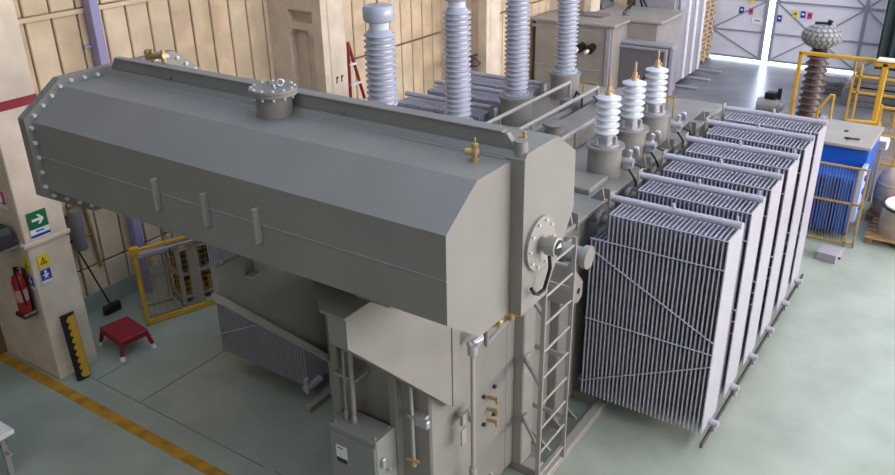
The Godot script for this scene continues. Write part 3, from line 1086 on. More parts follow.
# ------------------------------------------------------------------ behind the transformer
func back_transformer():
	var b := V(-9.2, 0, -22.0)
	var t = thing("power_transformer", "boxy pale grey transformer without bushings standing by the back door", "transformer", b)
	O = b
	var st := begin()
	bx(st, V(-10.7, 0.05, -21.2), V(-8.45, 2.22, -20.0), 0.02)
	bx(st, V(-10.7, 0.05, -22.8), V(-7.62, 2.22, -20.95), 0.02)
	obj("tank", st, "warm_grey", t)
	st = begin()
	bx(st, V(-10.78, 2.22, -21.0), V(-8.36, 2.30, -19.9), 0.02)
	bx(st, V(-10.78, 2.225, -22.85), V(-7.5, 2.30, -20.9), 0.02)
	var lid = obj("lid", st, "warm_grey", t)
	st = begin()
	bx(st, V(-9.75, 2.30, -21.3), V(-9.1, 2.34, -20.7), 0.01)
	obj("hatch", st, "grey_dark", lid)
	st = begin()
	bx(st, V(-10.2, 2.30, -22.7), V(-9.6, 2.44, -21.9), 0.02)
	obj("hatch", st, "grey_dark", lid)
	st = begin()
	cyl(st, V(-8.7, 2.30, -21.4), V(-8.7, 2.40, -21.4), 0.10, 0.10, 14)
	obj("vent", st, "grey_dark", lid)
	st = begin()
	bx(st, V(-10.8, 2.05, -20.06), V(-8.5, 2.12, -19.98), 0.01)
	bx(st, V(-8.62, 0.1, -20.03), V(-8.50, 2.2, -19.95), 0.01)
	bx(st, V(-10.7, 1.05, -20.02), V(-8.6, 1.08, -19.985), 0.004)
	obj("trim_strip", st, "grey", t)
	for x in [-9.28, -8.98]:
		st = begin()
		cyl(st, V(x, 1.68, -20.0), V(x + 0.02, 1.66, -19.72), 0.10, 0.115, 16)
		var k = obj("cable_entry", st, "black", t)
		st = begin()
		cyl(st, V(x - 0.02, 1.63, -19.73), V(x - 0.03, 1.60, -19.60), 0.05, 0.04, 10)
		obj("plug", st, "cream_disc", k)
	# front cooler in its frame
	st = begin()
	bx(st, V(-8.44, 0.25, -20.75), V(-7.22, 1.66, -20.55), 0.01)
	obj("cooler_panel", st, "grey_dark", t)
	st = begin()
	bx(st, V(-8.45, 1.64, -20.8), V(-7.15, 1.71, -20.50), 0.012)
	bx(st, V(-8.45, 1.73, -20.95), V(-7.05, 1.80, -20.55), 0.012)
	bx(st, V(-7.24, 0.0, -20.8), V(-7.16, 1.66, -20.50), 0.012)
	bx(st, V(-7.13, 0.0, -20.9), V(-7.03, 1.74, -20.60), 0.012)
	obj("cooler_frame", st, "grey", t)
	# upright side panels
	st = begin()
	cbox(st, V(-7.80, 1.62, 0), V(0.06, 2.95, 0.62), 0.01)
	var sp := commit(st)
	st = begin()
	cyl(st, V(-7.74, 0.2, 0), V(-7.74, 3.05, 0), 0.05, 0.05, 12)
	var rp := commit(st)
	for i in 3:
		var z := -23.35 - 0.66 * i
		put("side_panel", sp, "grey", t, V(0, 0, z))
		put("rib", rp, "white", t, V(0, 0, z - 0.33))
	st = begin()
	bx(st, V(-8.0, 0.1, -25.1), V(-7.85, 3.1, -23.0), 0.02)
	bx(st, V(-8.75, 0.1, -25.1), V(-7.9, 3.1, -22.9), 0.02)
	obj("housing", st, "grey", t)
	st = begin()
	for z in [-23.4, -24.5, -25.6]:
		bx(st, V(-9.5, 0.0, z - 0.06), V(-7.15, 0.06, z + 0.06), 0.01)
	obj("skids", st, "grey", t)
	st = begin()
	tube(st, [V(-9.0, 2.3, -22.3), V(-8.9, 2.55, -22.4), V(-8.7, 2.6, -22.5), V(-8.6, 2.35, -22.6)], 0.03, 6)
	obj("hose", st, "black", t)
	st = begin()
	tube(st, [V(-8.95, 2.3, -21.9), V(-8.85, 2.7, -22.6), V(-8.8, 2.2, -22.85)], 0.03, 6)
	obj("hose", st, "black", t)
	st = begin()
	tube(st, [V(-9.6, 2.44, -22.4), V(-9.4, 2.66, -22.5), V(-9.1, 2.6, -22.6)], 0.025, 6)
	obj("hose", st, "black", t)
	O = Vector3.ZERO
	# pallets piled in front of the back wall
	st = begin()
	for k in 5:
		cbox(st, V(0, 0.125, -0.48 + k * 0.24), V(1.0, 0.022, 0.14), 0.003)
		if k % 2 == 0:
			cbox(st, V(0, 0.011, -0.48 + k * 0.24), V(1.0, 0.022, 0.12), 0.003)
	for x in [-0.44, 0.0, 0.44]:
		cbox(st, V(x, 0.10, 0), V(0.10, 0.022, 1.1), 0.003)
		for z in [-0.46, 0.0, 0.46]:
			cbox(st, V(x, 0.055, z), V(0.11, 0.07, 0.11), 0.004)
	var pal := commit(st)
	for i in 16:
		var p = put("wooden_pallet", pal, "pale_wood", self, V(-8.60 + 0.02 * sin(i * 2.3), 0.142 * i, -26.85 + 0.02 * cos(i * 1.7)))
		tag(p, ("bare wooden pallet lying on the floor, lowest of the tall pile near the back door" if i == 0 else "bare wooden pallet, %s from the floor in the tall pile near the back door" % ["", "second", "third", "fourth", "fifth", "sixth", "seventh", "eighth", "ninth", "tenth", "eleventh", "twelfth", "thirteenth", "fourteenth", "fifteenth", "sixteenth"][i]), "pallet", "piled pallets by the back door")

func sign_plate(called, label, at: Vector3, turn: float, w: float, h: float, base: String):
	var o = thing(called, label, "sign", at, turn)
	var st := begin()
	bx(st, V(-w / 2, -h / 2, 0), V(w / 2, h / 2, 0.006), 0.001)
	obj("plate", st, base, o)
	return o

func warn_sign(label, at, turn):
	var o = sign_plate("warning_sign", label, at, turn, 0.15, 0.17, "sign_yellow")
	var st := begin()
	prism(st, [Vector2(-0.052, -0.04), Vector2(0.052, -0.04), Vector2(0, 0.055)], 2, 0.006, 0.009)
	obj("triangle", st, "sign_dark", o)
	st = begin()
	prism(st, [Vector2(-0.034, -0.03), Vector2(0.034, -0.03), Vector2(0, 0.034)], 2, 0.009, 0.011)
	obj("triangle_field", st, "sign_yellow", o)
	st = begin()
	bx(st, V(-0.006, -0.022, 0.011), V(0.006, 0.015, 0.013), 0)
	bx(st, V(-0.02, -0.028, 0.011), V(0.02, -0.022, 0.013), 0)
	obj("symbol", st, "sign_dark", o)

func duty_sign(label, at, turn):
	var o = sign_plate("safety_sign", label, at, turn, 0.155, 0.20, "white")
	var st := begin()
	bx(st, V(-0.07, -0.055, 0.006), V(0.07, 0.095, 0.008), 0)
	obj("field", st, "sign_blue", o)
	st = begin()
	cyl(st, V(0, 0.06, 0.008), V(0, 0.06, 0.010), 0.02, 0.02, 14)
	prism(st, [Vector2(-0.035, -0.04), Vector2(-0.01, -0.01), Vector2(-0.045, 0.02), Vector2(-0.01, 0.035), Vector2(0.01, 0.035), Vector2(0.045, 0.02), Vector2(0.01, -0.01), Vector2(0.035, -0.04), Vector2(0, -0.018)], 2, 0.008, 0.010)
	obj("symbol", st, "white", o)

func left_corner():
	var st: SurfaceTool
	# exit sign on the near column
	var e = thing("exit_sign", "green sign with a white arrow above a white panel, on the near cream column", "sign", V(CX + 0.008, 2.27, -4.915), 90)
	st = begin()
	bx(st, V(-0.13, -0.19, 0), V(0.13, 0.17, 0.006), 0.001)
	obj("plate", st, "white", e)
	st = begin()
	bx(st, V(-0.13, -0.06, 0.006), V(0.13, 0.17, 0.008), 0)
	obj("field", st, "sign_green", e)
	st = begin()
	prism(st, [Vector2(-0.075, 0.038), Vector2(0.03, 0.038), Vector2(-0.005, -0.008), Vector2(0.03, -0.008), Vector2(0.085, 0.055), Vector2(0.03, 0.118), Vector2(-0.005, 0.118), Vector2(0.03, 0.072), Vector2(-0.075, 0.072)], 2, 0.008, 0.011)
	obj("arrow", st, "white", e)
	st = begin()
	bx(st, V(-0.13, -0.17, 0.006), V(0.13, -0.135, 0.008), 0)
	bx(st, V(-0.055, -0.105, 0.006), V(0.055, -0.085, 0.008), 0)
	obj("print", st, "sign_blue", e)
	warn_sign("small yellow warning sign on the lit column face below the green arrow sign", V(CX + 0.008, 1.76, -4.86), 90)
	duty_sign("small blue and white safety sign on the lit column face above the speed bump", V(CX + 0.008, 1.55, -4.85), 90)
	warn_sign("small yellow warning sign on the column's shaded face above the fire extinguisher", V(-9.74, 1.74, -4.692), 0)
	duty_sign("small blue and white safety sign on the column's shaded face close to the fire extinguisher", V(-9.735, 1.50, -4.692), 0)
	var pk = sign_plate("fire_sign", "pink and white fire sign high on the column's shaded face, cut by the picture edge", V(-9.93, 2.62, -4.692), 0, 0.22, 0.26, "white")
	st = begin()
	bx(st, V(-0.10, -0.07, 0.006), V(0.09, 0.11, 0.008), 0)
	obj("field", st, "sign_pink", pk)
	st = begin()
	cyl(st, V(0, -0.04, 0.008), V(0, 0.06, 0.009), 0.02, 0.02, 6)
	obj("symbol", st, "white", pk)
	st = begin()
	cbox(st, V(0, 0.10, 0), V(0.34, 0.20, 0.26), 0.02)
	prism(st, [Vector2(-0.15, 0.18), Vector2(0.15, 0.18), Vector2(0.10, 0.25), Vector2(-0.10, 0.25)], 2, -0.12, 0.10)
	var db = obj("alarm_box", st, "dark_steel", self, V(-9.90, 2.05, -4.50))
	tag(db, "dark grey box on the column's ledge below the pink fire sign", "box")
	st = begin()
	bx(st, V(-0.15, 0.03, 0.13), V(0.15, 0.17, 0.14), 0.004)
	obj("cover", st, "dark_steel", db)
	st = begin()
	bx(st, V(-0.18, -0.03, -0.19), V(0.18, 0.0, 0.14), 0.004)
	obj("bracket", st, "grey_dark", db)
	# fire extinguisher
	var f = thing("fire_extinguisher", "red fire extinguisher with a white label hanging on the column's shaded face", "extinguisher", V(-9.80, 1.10, -4.56))
	st = begin()
	lathe(st, V(0, 0, 0), Vector3.UP, [Vector2(0, 0), Vector2(0.075, 0), Vector2(0.08, 0.02), Vector2(0.08, 0.46), Vector2(0.06, 0.53), Vector2(0.03, 0.56), Vector2(0.03, 0.60), Vector2(0, 0.60)], 22)
	obj("cylinder", st, "ext_red", f)
	st = begin()
	lathe(st, V(0, 0.18, 0), Vector3.UP, [Vector2(0.0802, 0), Vector2(0.0815, 0.001), Vector2(0.0815, 0.17), Vector2(0.0802, 0.171)], 22)
	obj("label", st, "sign_pale", f)
	st = begin()
	cyl(st, V(0, 0.58, 0), V(0, 0.64, 0), 0.028, 0.02, 10)
	cbox(st, V(0.03, 0.66, 0.0), V(0.14, 0.02, 0.025), 0.004, Basis(Vector3.BACK, 0.3))
	cbox(st, V(0.04, 0.63, 0.0), V(0.12, 0.015, 0.025), 0.004)
	obj("valve_handle", st, "black", f)
	st = begin()
	tube(st, [V(0.02, 0.62, 0.02), V(0.09, 0.58, 0.05), V(0.12, 0.40, 0.05), V(0.11, 0.15, 0.03)], 0.014, 8)
	obj("hose", st, "black", f)
	st = begin()
	cbox(st, V(0, -0.02, 0.0), V(0.22, 0.07, 0.20), 0.02)
	cbox(st, V(0, 0.3, -0.10), V(0.10, 0.6, 0.012), 0.003)
	obj("holder", st, "brown", f)
	# speed bump section leaning on the column
	var sb = thing("speed_bump", "black and yellow rubber speed bump section leaning upright against the near column", "speed bump", V(-9.43, 0, -4.90), 90)
	sb.rotation_degrees = Vector3(-7, 90, -2)
	st = begin()
	prism(st, [Vector2(-0.10, 0), Vector2(0.10, 0), Vector2(0.10, 0.015), Vector2(0.045, 0.05), Vector2(-0.045, 0.05), Vector2(-0.10, 0.015)].map(func(p): return Vector2(p.x, p.y)), 1, 0, 0.97)
	obj("body", st, "black", sb)
	st = begin()
	var z := [Vector2(0.075, 0.03)]
	z.append(Vector2(0.075, 0.94))
	for i in 9:
		z.append(Vector2(-0.005, 0.94 - i * 0.1))
		z.append(Vector2(-0.045, 0.90 - i * 0.1))
		z.append(Vector2(-0.045, 0.87 - i * 0.1))
	z.append(Vector2(-0.005, 0.03))
	prism(st, z, 2, 0.040, 0.054)
	obj("yellow_band", st, "yellow", sb)
	# red step stool
	var s = thing("step_stool", "low dark red metal step stool with white feet on the floor", "stool", V(-9.60, 0, -5.73), -8)
	st = begin()
	cbox(st, V(0, 0.285, 0), V(0.60, 0.035, 0.44), 0.012)
	obj("top", st, "red", s)
	st = begin()
	for k in [[0, -0.205, 0.57, 0.03], [0, 0.205, 0.57, 0.03], [-0.28, 0, 0.03, 0.40], [0.28, 0, 0.03, 0.40]]:
		cbox(st, V(k[0], 0.24, k[1]), V(k[2], 0.07, k[3]), 0.006)
	obj("apron", st, "red", s)
	for x in [-1, 1]:
		for zz in [-1, 1]:
			st = begin()
			cyl(st, V(x * 0.265, 0.27, zz * 0.19), V(x * 0.31, 0.06, zz * 0.235), 0.032, 0.03, 10)
			var l = obj("leg", st, "red", s)
			st = begin()
			cyl(st, V(x * 0.306, 0.07, zz * 0.23), V(x * 0.32, 0.0, zz * 0.245), 0.036, 0.038, 10)
			obj("foot", st, "white", l)
	# yellow wire cage panel
	var c = thing("mesh_fence", "yellow framed wire mesh fence panel in front of grey shelving, under the long tank", "fence", V(-9.82, 0, -6.27), 70.7)
	st = begin()
	cyl(st, V(0, 0, 0), V(0, 1.28, 0), 0.035, 0.035, 10)
	cbox(st, V(0, 1.26, 0), V(0.13, 0.12, 0.09), 0.012)
	obj("post", st, "yellow", c)
	st = begin()
	cbox(st, V(0.75, 1.26, 0), V(1.5, 0.045, 0.045), 0.006)
	obj("top_rail", st, "yellow", c)
	st = begin()
	cyl(st, V(0.05, 1.19, 0.03), V(1.5, 1.19, 0.03), 0.022, 0.022, 8)
	obj("hand_rail", st, "alu", c)
	st = begin()
	cbox(st, V(0.75, 0.05, 0), V(1.55, 0.09, 0.05), 0.006)
	obj("bottom_rail", st, "yellow", c)
	st = begin()
	cbox(st, V(0.62, 0.62, -0.02), V(0.05, 1.2, 0.04), 0.006)
	obj("post", st, "alu", c)
	st = begin()
	for i in 15:
		cyl(st, V(0.1 * i + 0.03, 0.08, 0), V(0.1 * i + 0.03, 1.22, 0), 0.004, 0.004, 5)
	for i in 12:
		cyl(st, V(0, 0.15 + 0.095 * i, 0), V(1.5, 0.15 + 0.095 * i, 0), 0.004, 0.004, 5)
	obj("wire_mesh", st, "yellow_line", c)
	# shelving behind the cage
	var sh = thing("shelf_unit", "grey steel shelf unit with brown goods behind the yellow wire fence", "shelf", V(-9.97, 0, -7.50), 72)
	st = begin()
	for x in [-0.45, 0.45]:
		for zz in [-0.25, 0.25]:
			cbox(st, V(x, 0.75, zz), V(0.04, 1.5, 0.04), 0.004)
	obj("frame", st, "alu", sh)
	for y in [0.1, 0.5, 0.92, 1.36]:
		st = begin()
		cbox(st, V(0, y, 0), V(0.92, 0.03, 0.52), 0.004)
		obj("shelf", st, "alu", sh)
	var shb := Basis(Vector3.UP, deg_to_rad(72))
	for k in [[-0.25, 0.115, 0.0, 0.34, 0.24, 0.36, "rust", "brown box at the foot of the grey shelf unit, nearer the column"], [0.2, 0.115, 0.0, 0.4, 0.2, 0.4, "wood", "tan wooden box on the lowest board of the grey shelf unit"], [-0.2, 0.515, 0.0, 0.42, 0.28, 0.4, "dark_steel", "dark box on the second board of the grey shelf unit"], [0.24, 0.515, 0.02, 0.3, 0.2, 0.34, "rust", "small brown box on the second board of the grey shelf unit"]]:
		st = begin()
		cbox(st, V(0, k[4] / 2, 0), V(k[3], k[4], k[5]), 0.012)
		var o = obj("storage_box", st, k[6], self, V(-9.97, 0, -7.50) + shb * V(k[0], k[1], k[2]))
		o.rotation_degrees.y = 72
		tag(o, k[7], "box")
		st = begin()
		cbox(st, V(0, k[4], 0), V(k[3] * 0.96, 0.016, k[5] * 0.96), 0.004)
		obj("lid", st, k[6], o)
	st = begin()
	lathe(st, Vector3.ZERO, Vector3.UP, [Vector2(0, 0), Vector2(0.18, 0), Vector2(0.22, 0.05), Vector2(0.20, 0.14), Vector2(0.11, 0.21), Vector2(0.05, 0.23), Vector2(0.06, 0.26), Vector2(0, 0.26)], 14, 80)
	var sk = obj("sack", st, "white", self, V(-9.97, 0, -7.50) + shb * V(0.05, 0.935, 0.05))
	tag(sk, "white tied sack on the third board of the grey shelf unit", "sack")
	# grey frame stand
	var fs = thing("frame_stand", "pale grey steel frame stand just inside the yellow wire fence", "stand", V(-10.05, 0, -6.70), 70)
	st = begin()
	for a in [[V(-0.25, 0.05, -0.2), V(0.25, 0.05, -0.2)], [V(-0.25, 0.05, 0.2), V(0.25, 0.05, 0.2)], [V(-0.25, 0.05, -0.2), V(-0.25, 0.05, 0.2)], [V(0.25, 0.05, -0.2), V(0.25, 0.05, 0.2)]]:
		cyl(st, a[0], a[1], 0.025, 0.025, 8)
	for x in [-0.22, 0.22]:
		for zz in [-0.2, 0.2]:
			cyl(st, V(x, 0, zz), V(x, 0.05, zz), 0.03, 0.03, 8)
	obj("base", st, "grey", fs)
	st = begin()
	cyl(st, V(0.2, 0.05, -0.2), V(0.2, 0.95, -0.2), 0.022, 0.022, 8)
	cyl(st, V(-0.2, 0.05, -0.2), V(-0.2, 0.95, -0.2), 0.022, 0.022, 8)
	obj("uprights", st, "grey", fs)
	st = begin()
	cbox(st, V(0, 0.98, -0.1), V(0.5, 0.05, 0.3), 0.01)
	obj("tray", st, "grey", fs)
	st = begin()
	cbox(st, V(0, 1.1, 0), V(0.155, 2.2, 0.06), 0.008)
	var wp = obj("steel_upright", st, "grey", self, V(-9.64, 0, -7.12))
	wp.rotation_degrees.y = 30
	tag(wp, "wide flat grey steel upright at the far end of the yellow wire fence", "post")
	st = begin()
	cbox(st, V(0, 0.01, 0), V(0.26, 0.02, 0.16), 0.004)
	obj("foot_plate", st, "grey", wp)
	# grey duct, brown conduit and a broom on the ribbed wall
	st = begin()
	lathe(st, V(0, 0, 0), Vector3.UP, [Vector2(0, 0), Vector2(0.10, 0), Vector2(0.10, 0.56), Vector2(0.07, 0.62), Vector2(0, 0.64)], 16)
	var du = obj("wall_duct", st, "grey_dark", self, V(WX + 0.14, 1.15, -6.03))
	tag(du, "short grey round duct on the ribbed wall beside the near column", "duct")
	st = begin()
	bx(st, V(-0.13, 0.5, -0.09), V(0.0, 0.53, 0.09), 0.003)
	bx(st, V(-0.13, 0.1, -0.09), V(0.0, 0.13, 0.09), 0.003)
	obj("strap", st, "dark_steel", du)
	st = begin()
	tube(st, [V(0, -0.02, -0.28), V(0, 1.1, -0.22), V(0, 1.1, 0.05)], 0.03, 8)
	tube(st, [V(0, 0.55, -0.24), V(0, 0.55, 0.0)], 0.02, 8)
	var co = obj("wall_conduit", st, "wood", self, V(WX + 0.05, 0.72, -6.05))
	tag(co, "bent tan conduit running down the ribbed wall next to the grey duct", "pipe")
	var br = thing("broom", "black broom with a long thin handle leaning on the ribbed wall", "broom", V(-10.62, 0, -6.22))
	st = begin()
	cyl(st, V(0, 0.1, 0), V(-0.14, 1.25, 0.28), 0.014, 0.014, 8)
	obj("handle", st, "black", br)
	st = begin()
	cbox(st, V(0, 0.08, 0), V(0.08, 0.16, 0.3), 0.02)
	obj("head", st, "black", br)
	# corner of a steel trestle cut by the picture's edge
	var tr = thing("trestle", "corner of a pale steel trestle with a bolted leg, cut by the picture edge", "trestle", V(-8.7, 0, -3.0))
	st = begin()
	bx(st, V(-0.6, 0.55, -0.40), V(0.37, 0.61, 0.2), 0.008)
	obj("top", st, "white", tr)
	st = begin()
	bx(st, V(-0.6, 0.40, -0.33), V(0.28, 0.46, -0.25), 0.006)
	bx(st, V(-0.6, 0.46, -0.31), V(0.24, 0.55, -0.27), 0.006)
	obj("beam", st, "rust", tr)
	for k in [[0.27, -0.28], [0.27, 0.1], [-0.5, -0.28], [-0.5, 0.1]]:
		st = begin()
		bx(st, V(k[0] - 0.03, 0.0, k[1] - 0.03), V(k[0] + 0.03, 0.55, k[1] + 0.03), 0.006)
		var lg = obj("leg", st, "grey", tr)
		st = begin()
		cyl(st, V(k[0] + 0.03, 0.34, k[1]), V(k[0] + 0.13, 0.34, k[1]), 0.022, 0.022, 8)
		obj("bolt", st, "zinc", lg)
	# red step ladder by the second column
	var la = thing("step_ladder", "red step ladder with white treads standing against the ribbed wall", "ladder", V(-10.42, 0, -12.5))
	for k in [[-0.62, 0.54], [0.50, 0.54]]:
		st = begin()
		cyl(st, V(0.0, 0.0, -k[0]), V(0.0, 3.15, k[1]), 0.035, 0.03, 8)
		obj("rail", st, "red", la)
	for i in 7:
		var y := 0.38 + 0.39 * i
		var fr := y / 3.15
		st = begin()
		cbox(st, V(0.01, y, (lerpf(0.62, 0.54, fr) + lerpf(-0.50, 0.54, fr)) / 2), V(0.10, 0.035, lerpf(1.12, 0.04, fr)), 0.006)
		obj("tread", st, "white", la)
	# sign pair stencilled on the second column
	for k in [0, 1]:
		st = begin()
		bx(st, V(CX + 0.0, 2.74, -10.73 - 0.13 * k), V(CX + 0.004, 2.86, -10.70 - 0.13 * k), 0)
		bx(st, V(CX + 0.0, 2.82, -10.76 - 0.13 * k), V(CX + 0.004, 2.86, -10.70 - 0.13 * k), 0)
		var g = obj("stencil_mark", st, "sign_dark")
		tag(g, ["small dark stencilled mark on the second cream column, the one nearer the niche", "small dark stencilled mark on the second cream column, nearer the red step ladder"][k], "mark")
	# brown lamp hood in the third column's niche
	st = begin()
	lathe(st, V(0, 0, 0), Vector3.UP, [Vector2(0.24, 0), Vector2(0.25, 0.02), Vector2(0.12, 0.16), Vector2(0.05, 0.20), Vector2(0, 0.20)], 18)
	cyl(st, V(0, 0.16, 0), V(0, 0.16, -0.3), 0.02, 0.02, 8)
	var hood = obj("wall_hood", st, "brown", self, V(-9.93, 2.05, -15.5))
	tag(hood, "dark brown metal hood on the shaded side of the third cream column", "hood")
	st = begin()
	cyl(st, V(0, -0.02, 0), V(0, 0.03, 0), 0.22, 0.22, 16)
	obj("underside", st, "dark_steel", hood)

func rail_frame(called, label, pts: Array, r: float, m, category := "guard rail", group := ""):
	var o = thing(called, label, category, pts[0][0] * V(1, 0, 1), 0, group)
	O = o.position
	for p in pts:
		var st := begin()
		if p.size() > 2:
			tube(st, p, r, 8)
		else:
			cbox(st, (p[0] + p[1]) / 2, V(2 * r, p[0].distance_to(p[1]), 2 * r), r * 0.3, frame_of(p[1] - p[0]))
		obj("post" if abs(p[0].y - p[1].y) > 0.3 else "rail", st, m, o)
	O = Vector3.ZERO
	return o

func right_corner():
	var st: SurfaceTool
	# test column with a bubbled ball
	var b := V(-3.73, 0, -21.5)
	var t = thing("test_column", "dark brown ribbed high-voltage test column topped by a bubbled metal ball", "test column", b)
	st = begin()
	cbox(st, V(0, 0.10, 0), V(1.0, 0.20, 1.0), 0.02)
	obj("plinth", st, "grey", t)
	st = begin()
	var prof := [Vector2(0, 0.2), Vector2(0.23, 0.2)]
	for i in 10:
		var y := 0.26 + i * 0.16
		var r := 0.30 - 0.005 * i
		prof.append_array([Vector2(r - 0.07, y), Vector2(r, y + 0.03), Vector2(r, y + 0.05), Vector2(r - 0.07, y + 0.11)])
	prof.append_array([Vector2(0.20, 1.88), Vector2(0.0, 1.88)])
	lathe(st, Vector3.ZERO, Vector3.UP, prof, 26, 60)
	obj("insulator", st, "brown", t)
	st = begin()
	for i in 10:
		var y := 0.26 + i * 0.16
		var r := 0.301 - 0.005 * i
		lathe(st, V(0, y + 0.028, 0), Vector3.UP, [Vector2(r - 0.02, 0.0), Vector2(r + 0.004, 0.0), Vector2(r + 0.004, 0.025), Vector2(r - 0.02, 0.03)], 26)
	obj("shed_rims", st, "grey_dark", t).set_meta("kind", "stuff")
	st = begin()
	cyl(st, V(0, 1.86, 0), V(0, 2.02, 0), 0.17, 0.17, 16)
	obj("neck", st, "black", t)
	st = begin()
	var bc := V(0, 2.24, 0)
	var pr := []
	for i in 15:
		var a := -PI / 2 + PI * i / 14
		pr.append(Vector2(0.0 if i == 0 or i == 14 else 0.46 * cos(a), 0.29 * sin(a)))
	lathe(st, bc, Vector3.UP, pr, 30, 80)
	var ball_ = obj("ball", st, "grey_dark", t)
	st = begin()
	for j in 7:
		var a := -1.05 + 0.35 * j
		var n := int(round(22 * cos(a)))
		for k in n:
			var p := TAU * (k + 0.5 * (j % 2)) / n
			var d := V(cos(a) * cos(p), sin(a), cos(a) * sin(p))
			var q := V(0.46 * d.x, 0.29 * d.y, 0.46 * d.z)
			var nn := V(d.x / 0.46, d.y / 0.29, d.z / 0.46).normalized()
			lathe(st, bc + q - nn * 0.01, nn, [Vector2(0.052, 0), Vector2(0.046, 0.017), Vector2(0, 0.02)], 9, 40)
	var bb = obj("bubbles", st, "alu", ball_)
	bb.set_meta("kind", "stuff")
	st = begin()
	cyl(st, bc + V(0.10, 0.26, 0), bc + V(0.14, 0.38, 0), 0.05, 0.06, 12)
	cyl(st, bc + V(-0.2, 0.28, 0), bc + V(0.1, 0.29, 0), 0.05, 0.05, 10)
	obj("terminal", st, "black", ball_)
	# yellow gate frames and rails
	rail_frame("gate_frame", "tall yellow gate frame of square tube right behind the test column", [[V(-3.90, 0, -20.3), V(-3.90, 2.08, -20.3)], [V(-3.95, 2.06, -20.3), V(-2.05, 2.06, -20.3)]], 0.042, "yellow", "gate")
	rail_frame("yellow_post", "thick yellow steel post at the right end of the tall gate frame", [[V(-2.08, 0, -20), V(-2.08, 2.1, -20)], [V(-2.3, 2.07, -20), V(-1.2, 2.07, -20)]], 0.062, "yellow", "post")
	st = begin()
	bx(st, V(-2.25, 2.146, -20.12), V(-1.2, 2.19, -19.85), 0.006)
	tag(obj("cap_board", st, "cream_disc"), "cream board lying along the top of the thick yellow post", "board")
	rail_frame("guard_rail", "bent yellow handrail hoop right beside the test column", [[V(-3.25, 0, -19.6), V(-3.2, 1.0, -19.6), V(-3.0, 1.35, -19.6), V(-2.93, 1.35, -19.6), V(-2.93, 0, -19.6)]], 0.03, "yellow")
	rail_frame("guard_rail", "low yellow handrail in front of the bent hoop near the test column", [[V(-3.05, 0, -18.6), V(-3.05, 0.95, -18.6), V(-2.95, 1.0, -18.6), V(-2.55, 1.0, -18.6)]], 0.025, "yellow")
	rail_frame("guard_rail", "double-bar yellow guard rail in front of the stacked timbers", [[V(-3.0, 0, -22.5), V(-3.0, 1.5, -22.5)], [V(-2.85, 0, -22.5), V(-2.85, 1.45, -22.5)], [V(-3.0, 1.15, -22.5), V(-1.4, 1.15, -22.5)], [V(-3.0, 0.75, -22.5), V(-1.4, 0.75, -22.5)], [V(-1.9, 0, -22.5), V(-1.9, 1.3, -22.5)]], 0.028, "yellow")
	rail_frame("guard_rail", "short yellow barrier with one thick stub behind the grey-topped blue cabinet", [[V(-2.35, 0, -18.2), V(-2.35, 1.2, -18.2)], [V(-2.4, 1.2, -18.2), V(-1.75, 1.25, -18.2)]], 0.06, "yellow")
	# wire mesh fence behind the wrapped goods
	var mf = thing("mesh_fence", "yellow wire mesh fence standing behind the wrapped bundles on pallets", "fence", V(-1.72, 0, -17.3))
	for k in [[0.0, 0.05], [0.42, 0.03], [1.3, 0.05]]:
		st = begin()
		cbox(st, V(k[0], 0.95, 0), V(k[1], 1.9, k[1]), 0.006)
		obj("post", st, "yellow", mf)
	for y in [0.12, 0.75, 1.3, 1.85]:
		st = begin()
		cbox(st, V(0.65, y, 0), V(1.35, 0.04, 0.04), 0.006)
		obj("rail", st, "yellow", mf)
	st = begin()
	for i in 26:
		cyl(st, V(0.05 * i, 0.1, 0), V(0.05 * i, 1.85, 0), 0.004, 0.004, 5)
	for i in 17:
		cyl(st, V(0, 0.1 + 0.105 * i, 0), V(1.3, 0.1 + 0.105 * i, 0), 0.004, 0.004, 5)
	obj("wire_mesh", st, "yellow_line", mf)
	# stacked timbers and crates in the far corner
	var specs := [[-2.6, 0, -24.2, 1.5, 0.5, 0.7, "grey_dark", "long grey timber crate on the floor behind the double-bar yellow rail"], [-2.5, 0.53, -24.2, 1.3, 0.4, 0.6, "grey_dark", "dark grey crate stacked on the long timber crate"], [-1.3, 0, -23.6, 0.9, 0.7, 0.7, "wood_grey", "tan wooden crate next to the long grey timber crate"], [-3.9, 0, -25.0, 0.8, 0.4, 0.6, "grey_dark", "low dark crate standing near the back door behind the test column"]]
	for s in specs:
		var cr = thing("crate", s[7], "crate", V(s[0], s[1], s[2]))
		for i in 3:
			st = begin()
			cbox(st, V(0, s[4] * (i + 0.5) / 3, 0), V(s[3], s[4] / 3 - 0.015, s[5]), 0.01)
			obj("plank", st, s[6], cr)
		st = begin()
		for x in [-0.4, 0.4]:
			st = begin()
			cbox(st, V(x * s[3], s[4] / 2, s[5] / 2 + 0.012), V(0.08, s[4], 0.025), 0.004)
			cbox(st, V(x * s[3], s[4] + 0.012, 0), V(0.08, 0.025, s[5]), 0.004)
			obj("batten", st, s[6], cr)
	# grey machine left of the test column
	var pu = thing("pump", "small grey and black pump unit on the floor left of the test column", "pump", V(-4.70, 0, -21.6))
	st = begin()
	cbox(st, V(0, 0.08, 0), V(0.8, 0.16, 0.5), 0.02)
	obj("base", st, "grey", pu)
	st = begin()
	cyl(st, V(-0.3, 0.36, 0), V(0.25, 0.36, 0), 0.19, 0.19, 18)
	cyl(st, V(0.25, 0.36, 0), V(0.34, 0.36, 0), 0.12, 0.10, 14)
	obj("motor", st, "alu", pu)
	st = begin()
	cbox(st, V(0.0, 0.62, 0), V(0.28, 0.18, 0.24), 0.03)
	cyl(st, V(0.2, 0.5, 0), V(0.2, 0.82, 0), 0.05, 0.05, 10)
	obj("head", st, "black", pu)
	# green curtain
	st = begin()
	var poly := []
	for i in 41:
		poly.append(Vector2(-3.05 + 0.055 * i, -26.6 + 0.06 * sin(i * 1.3)))
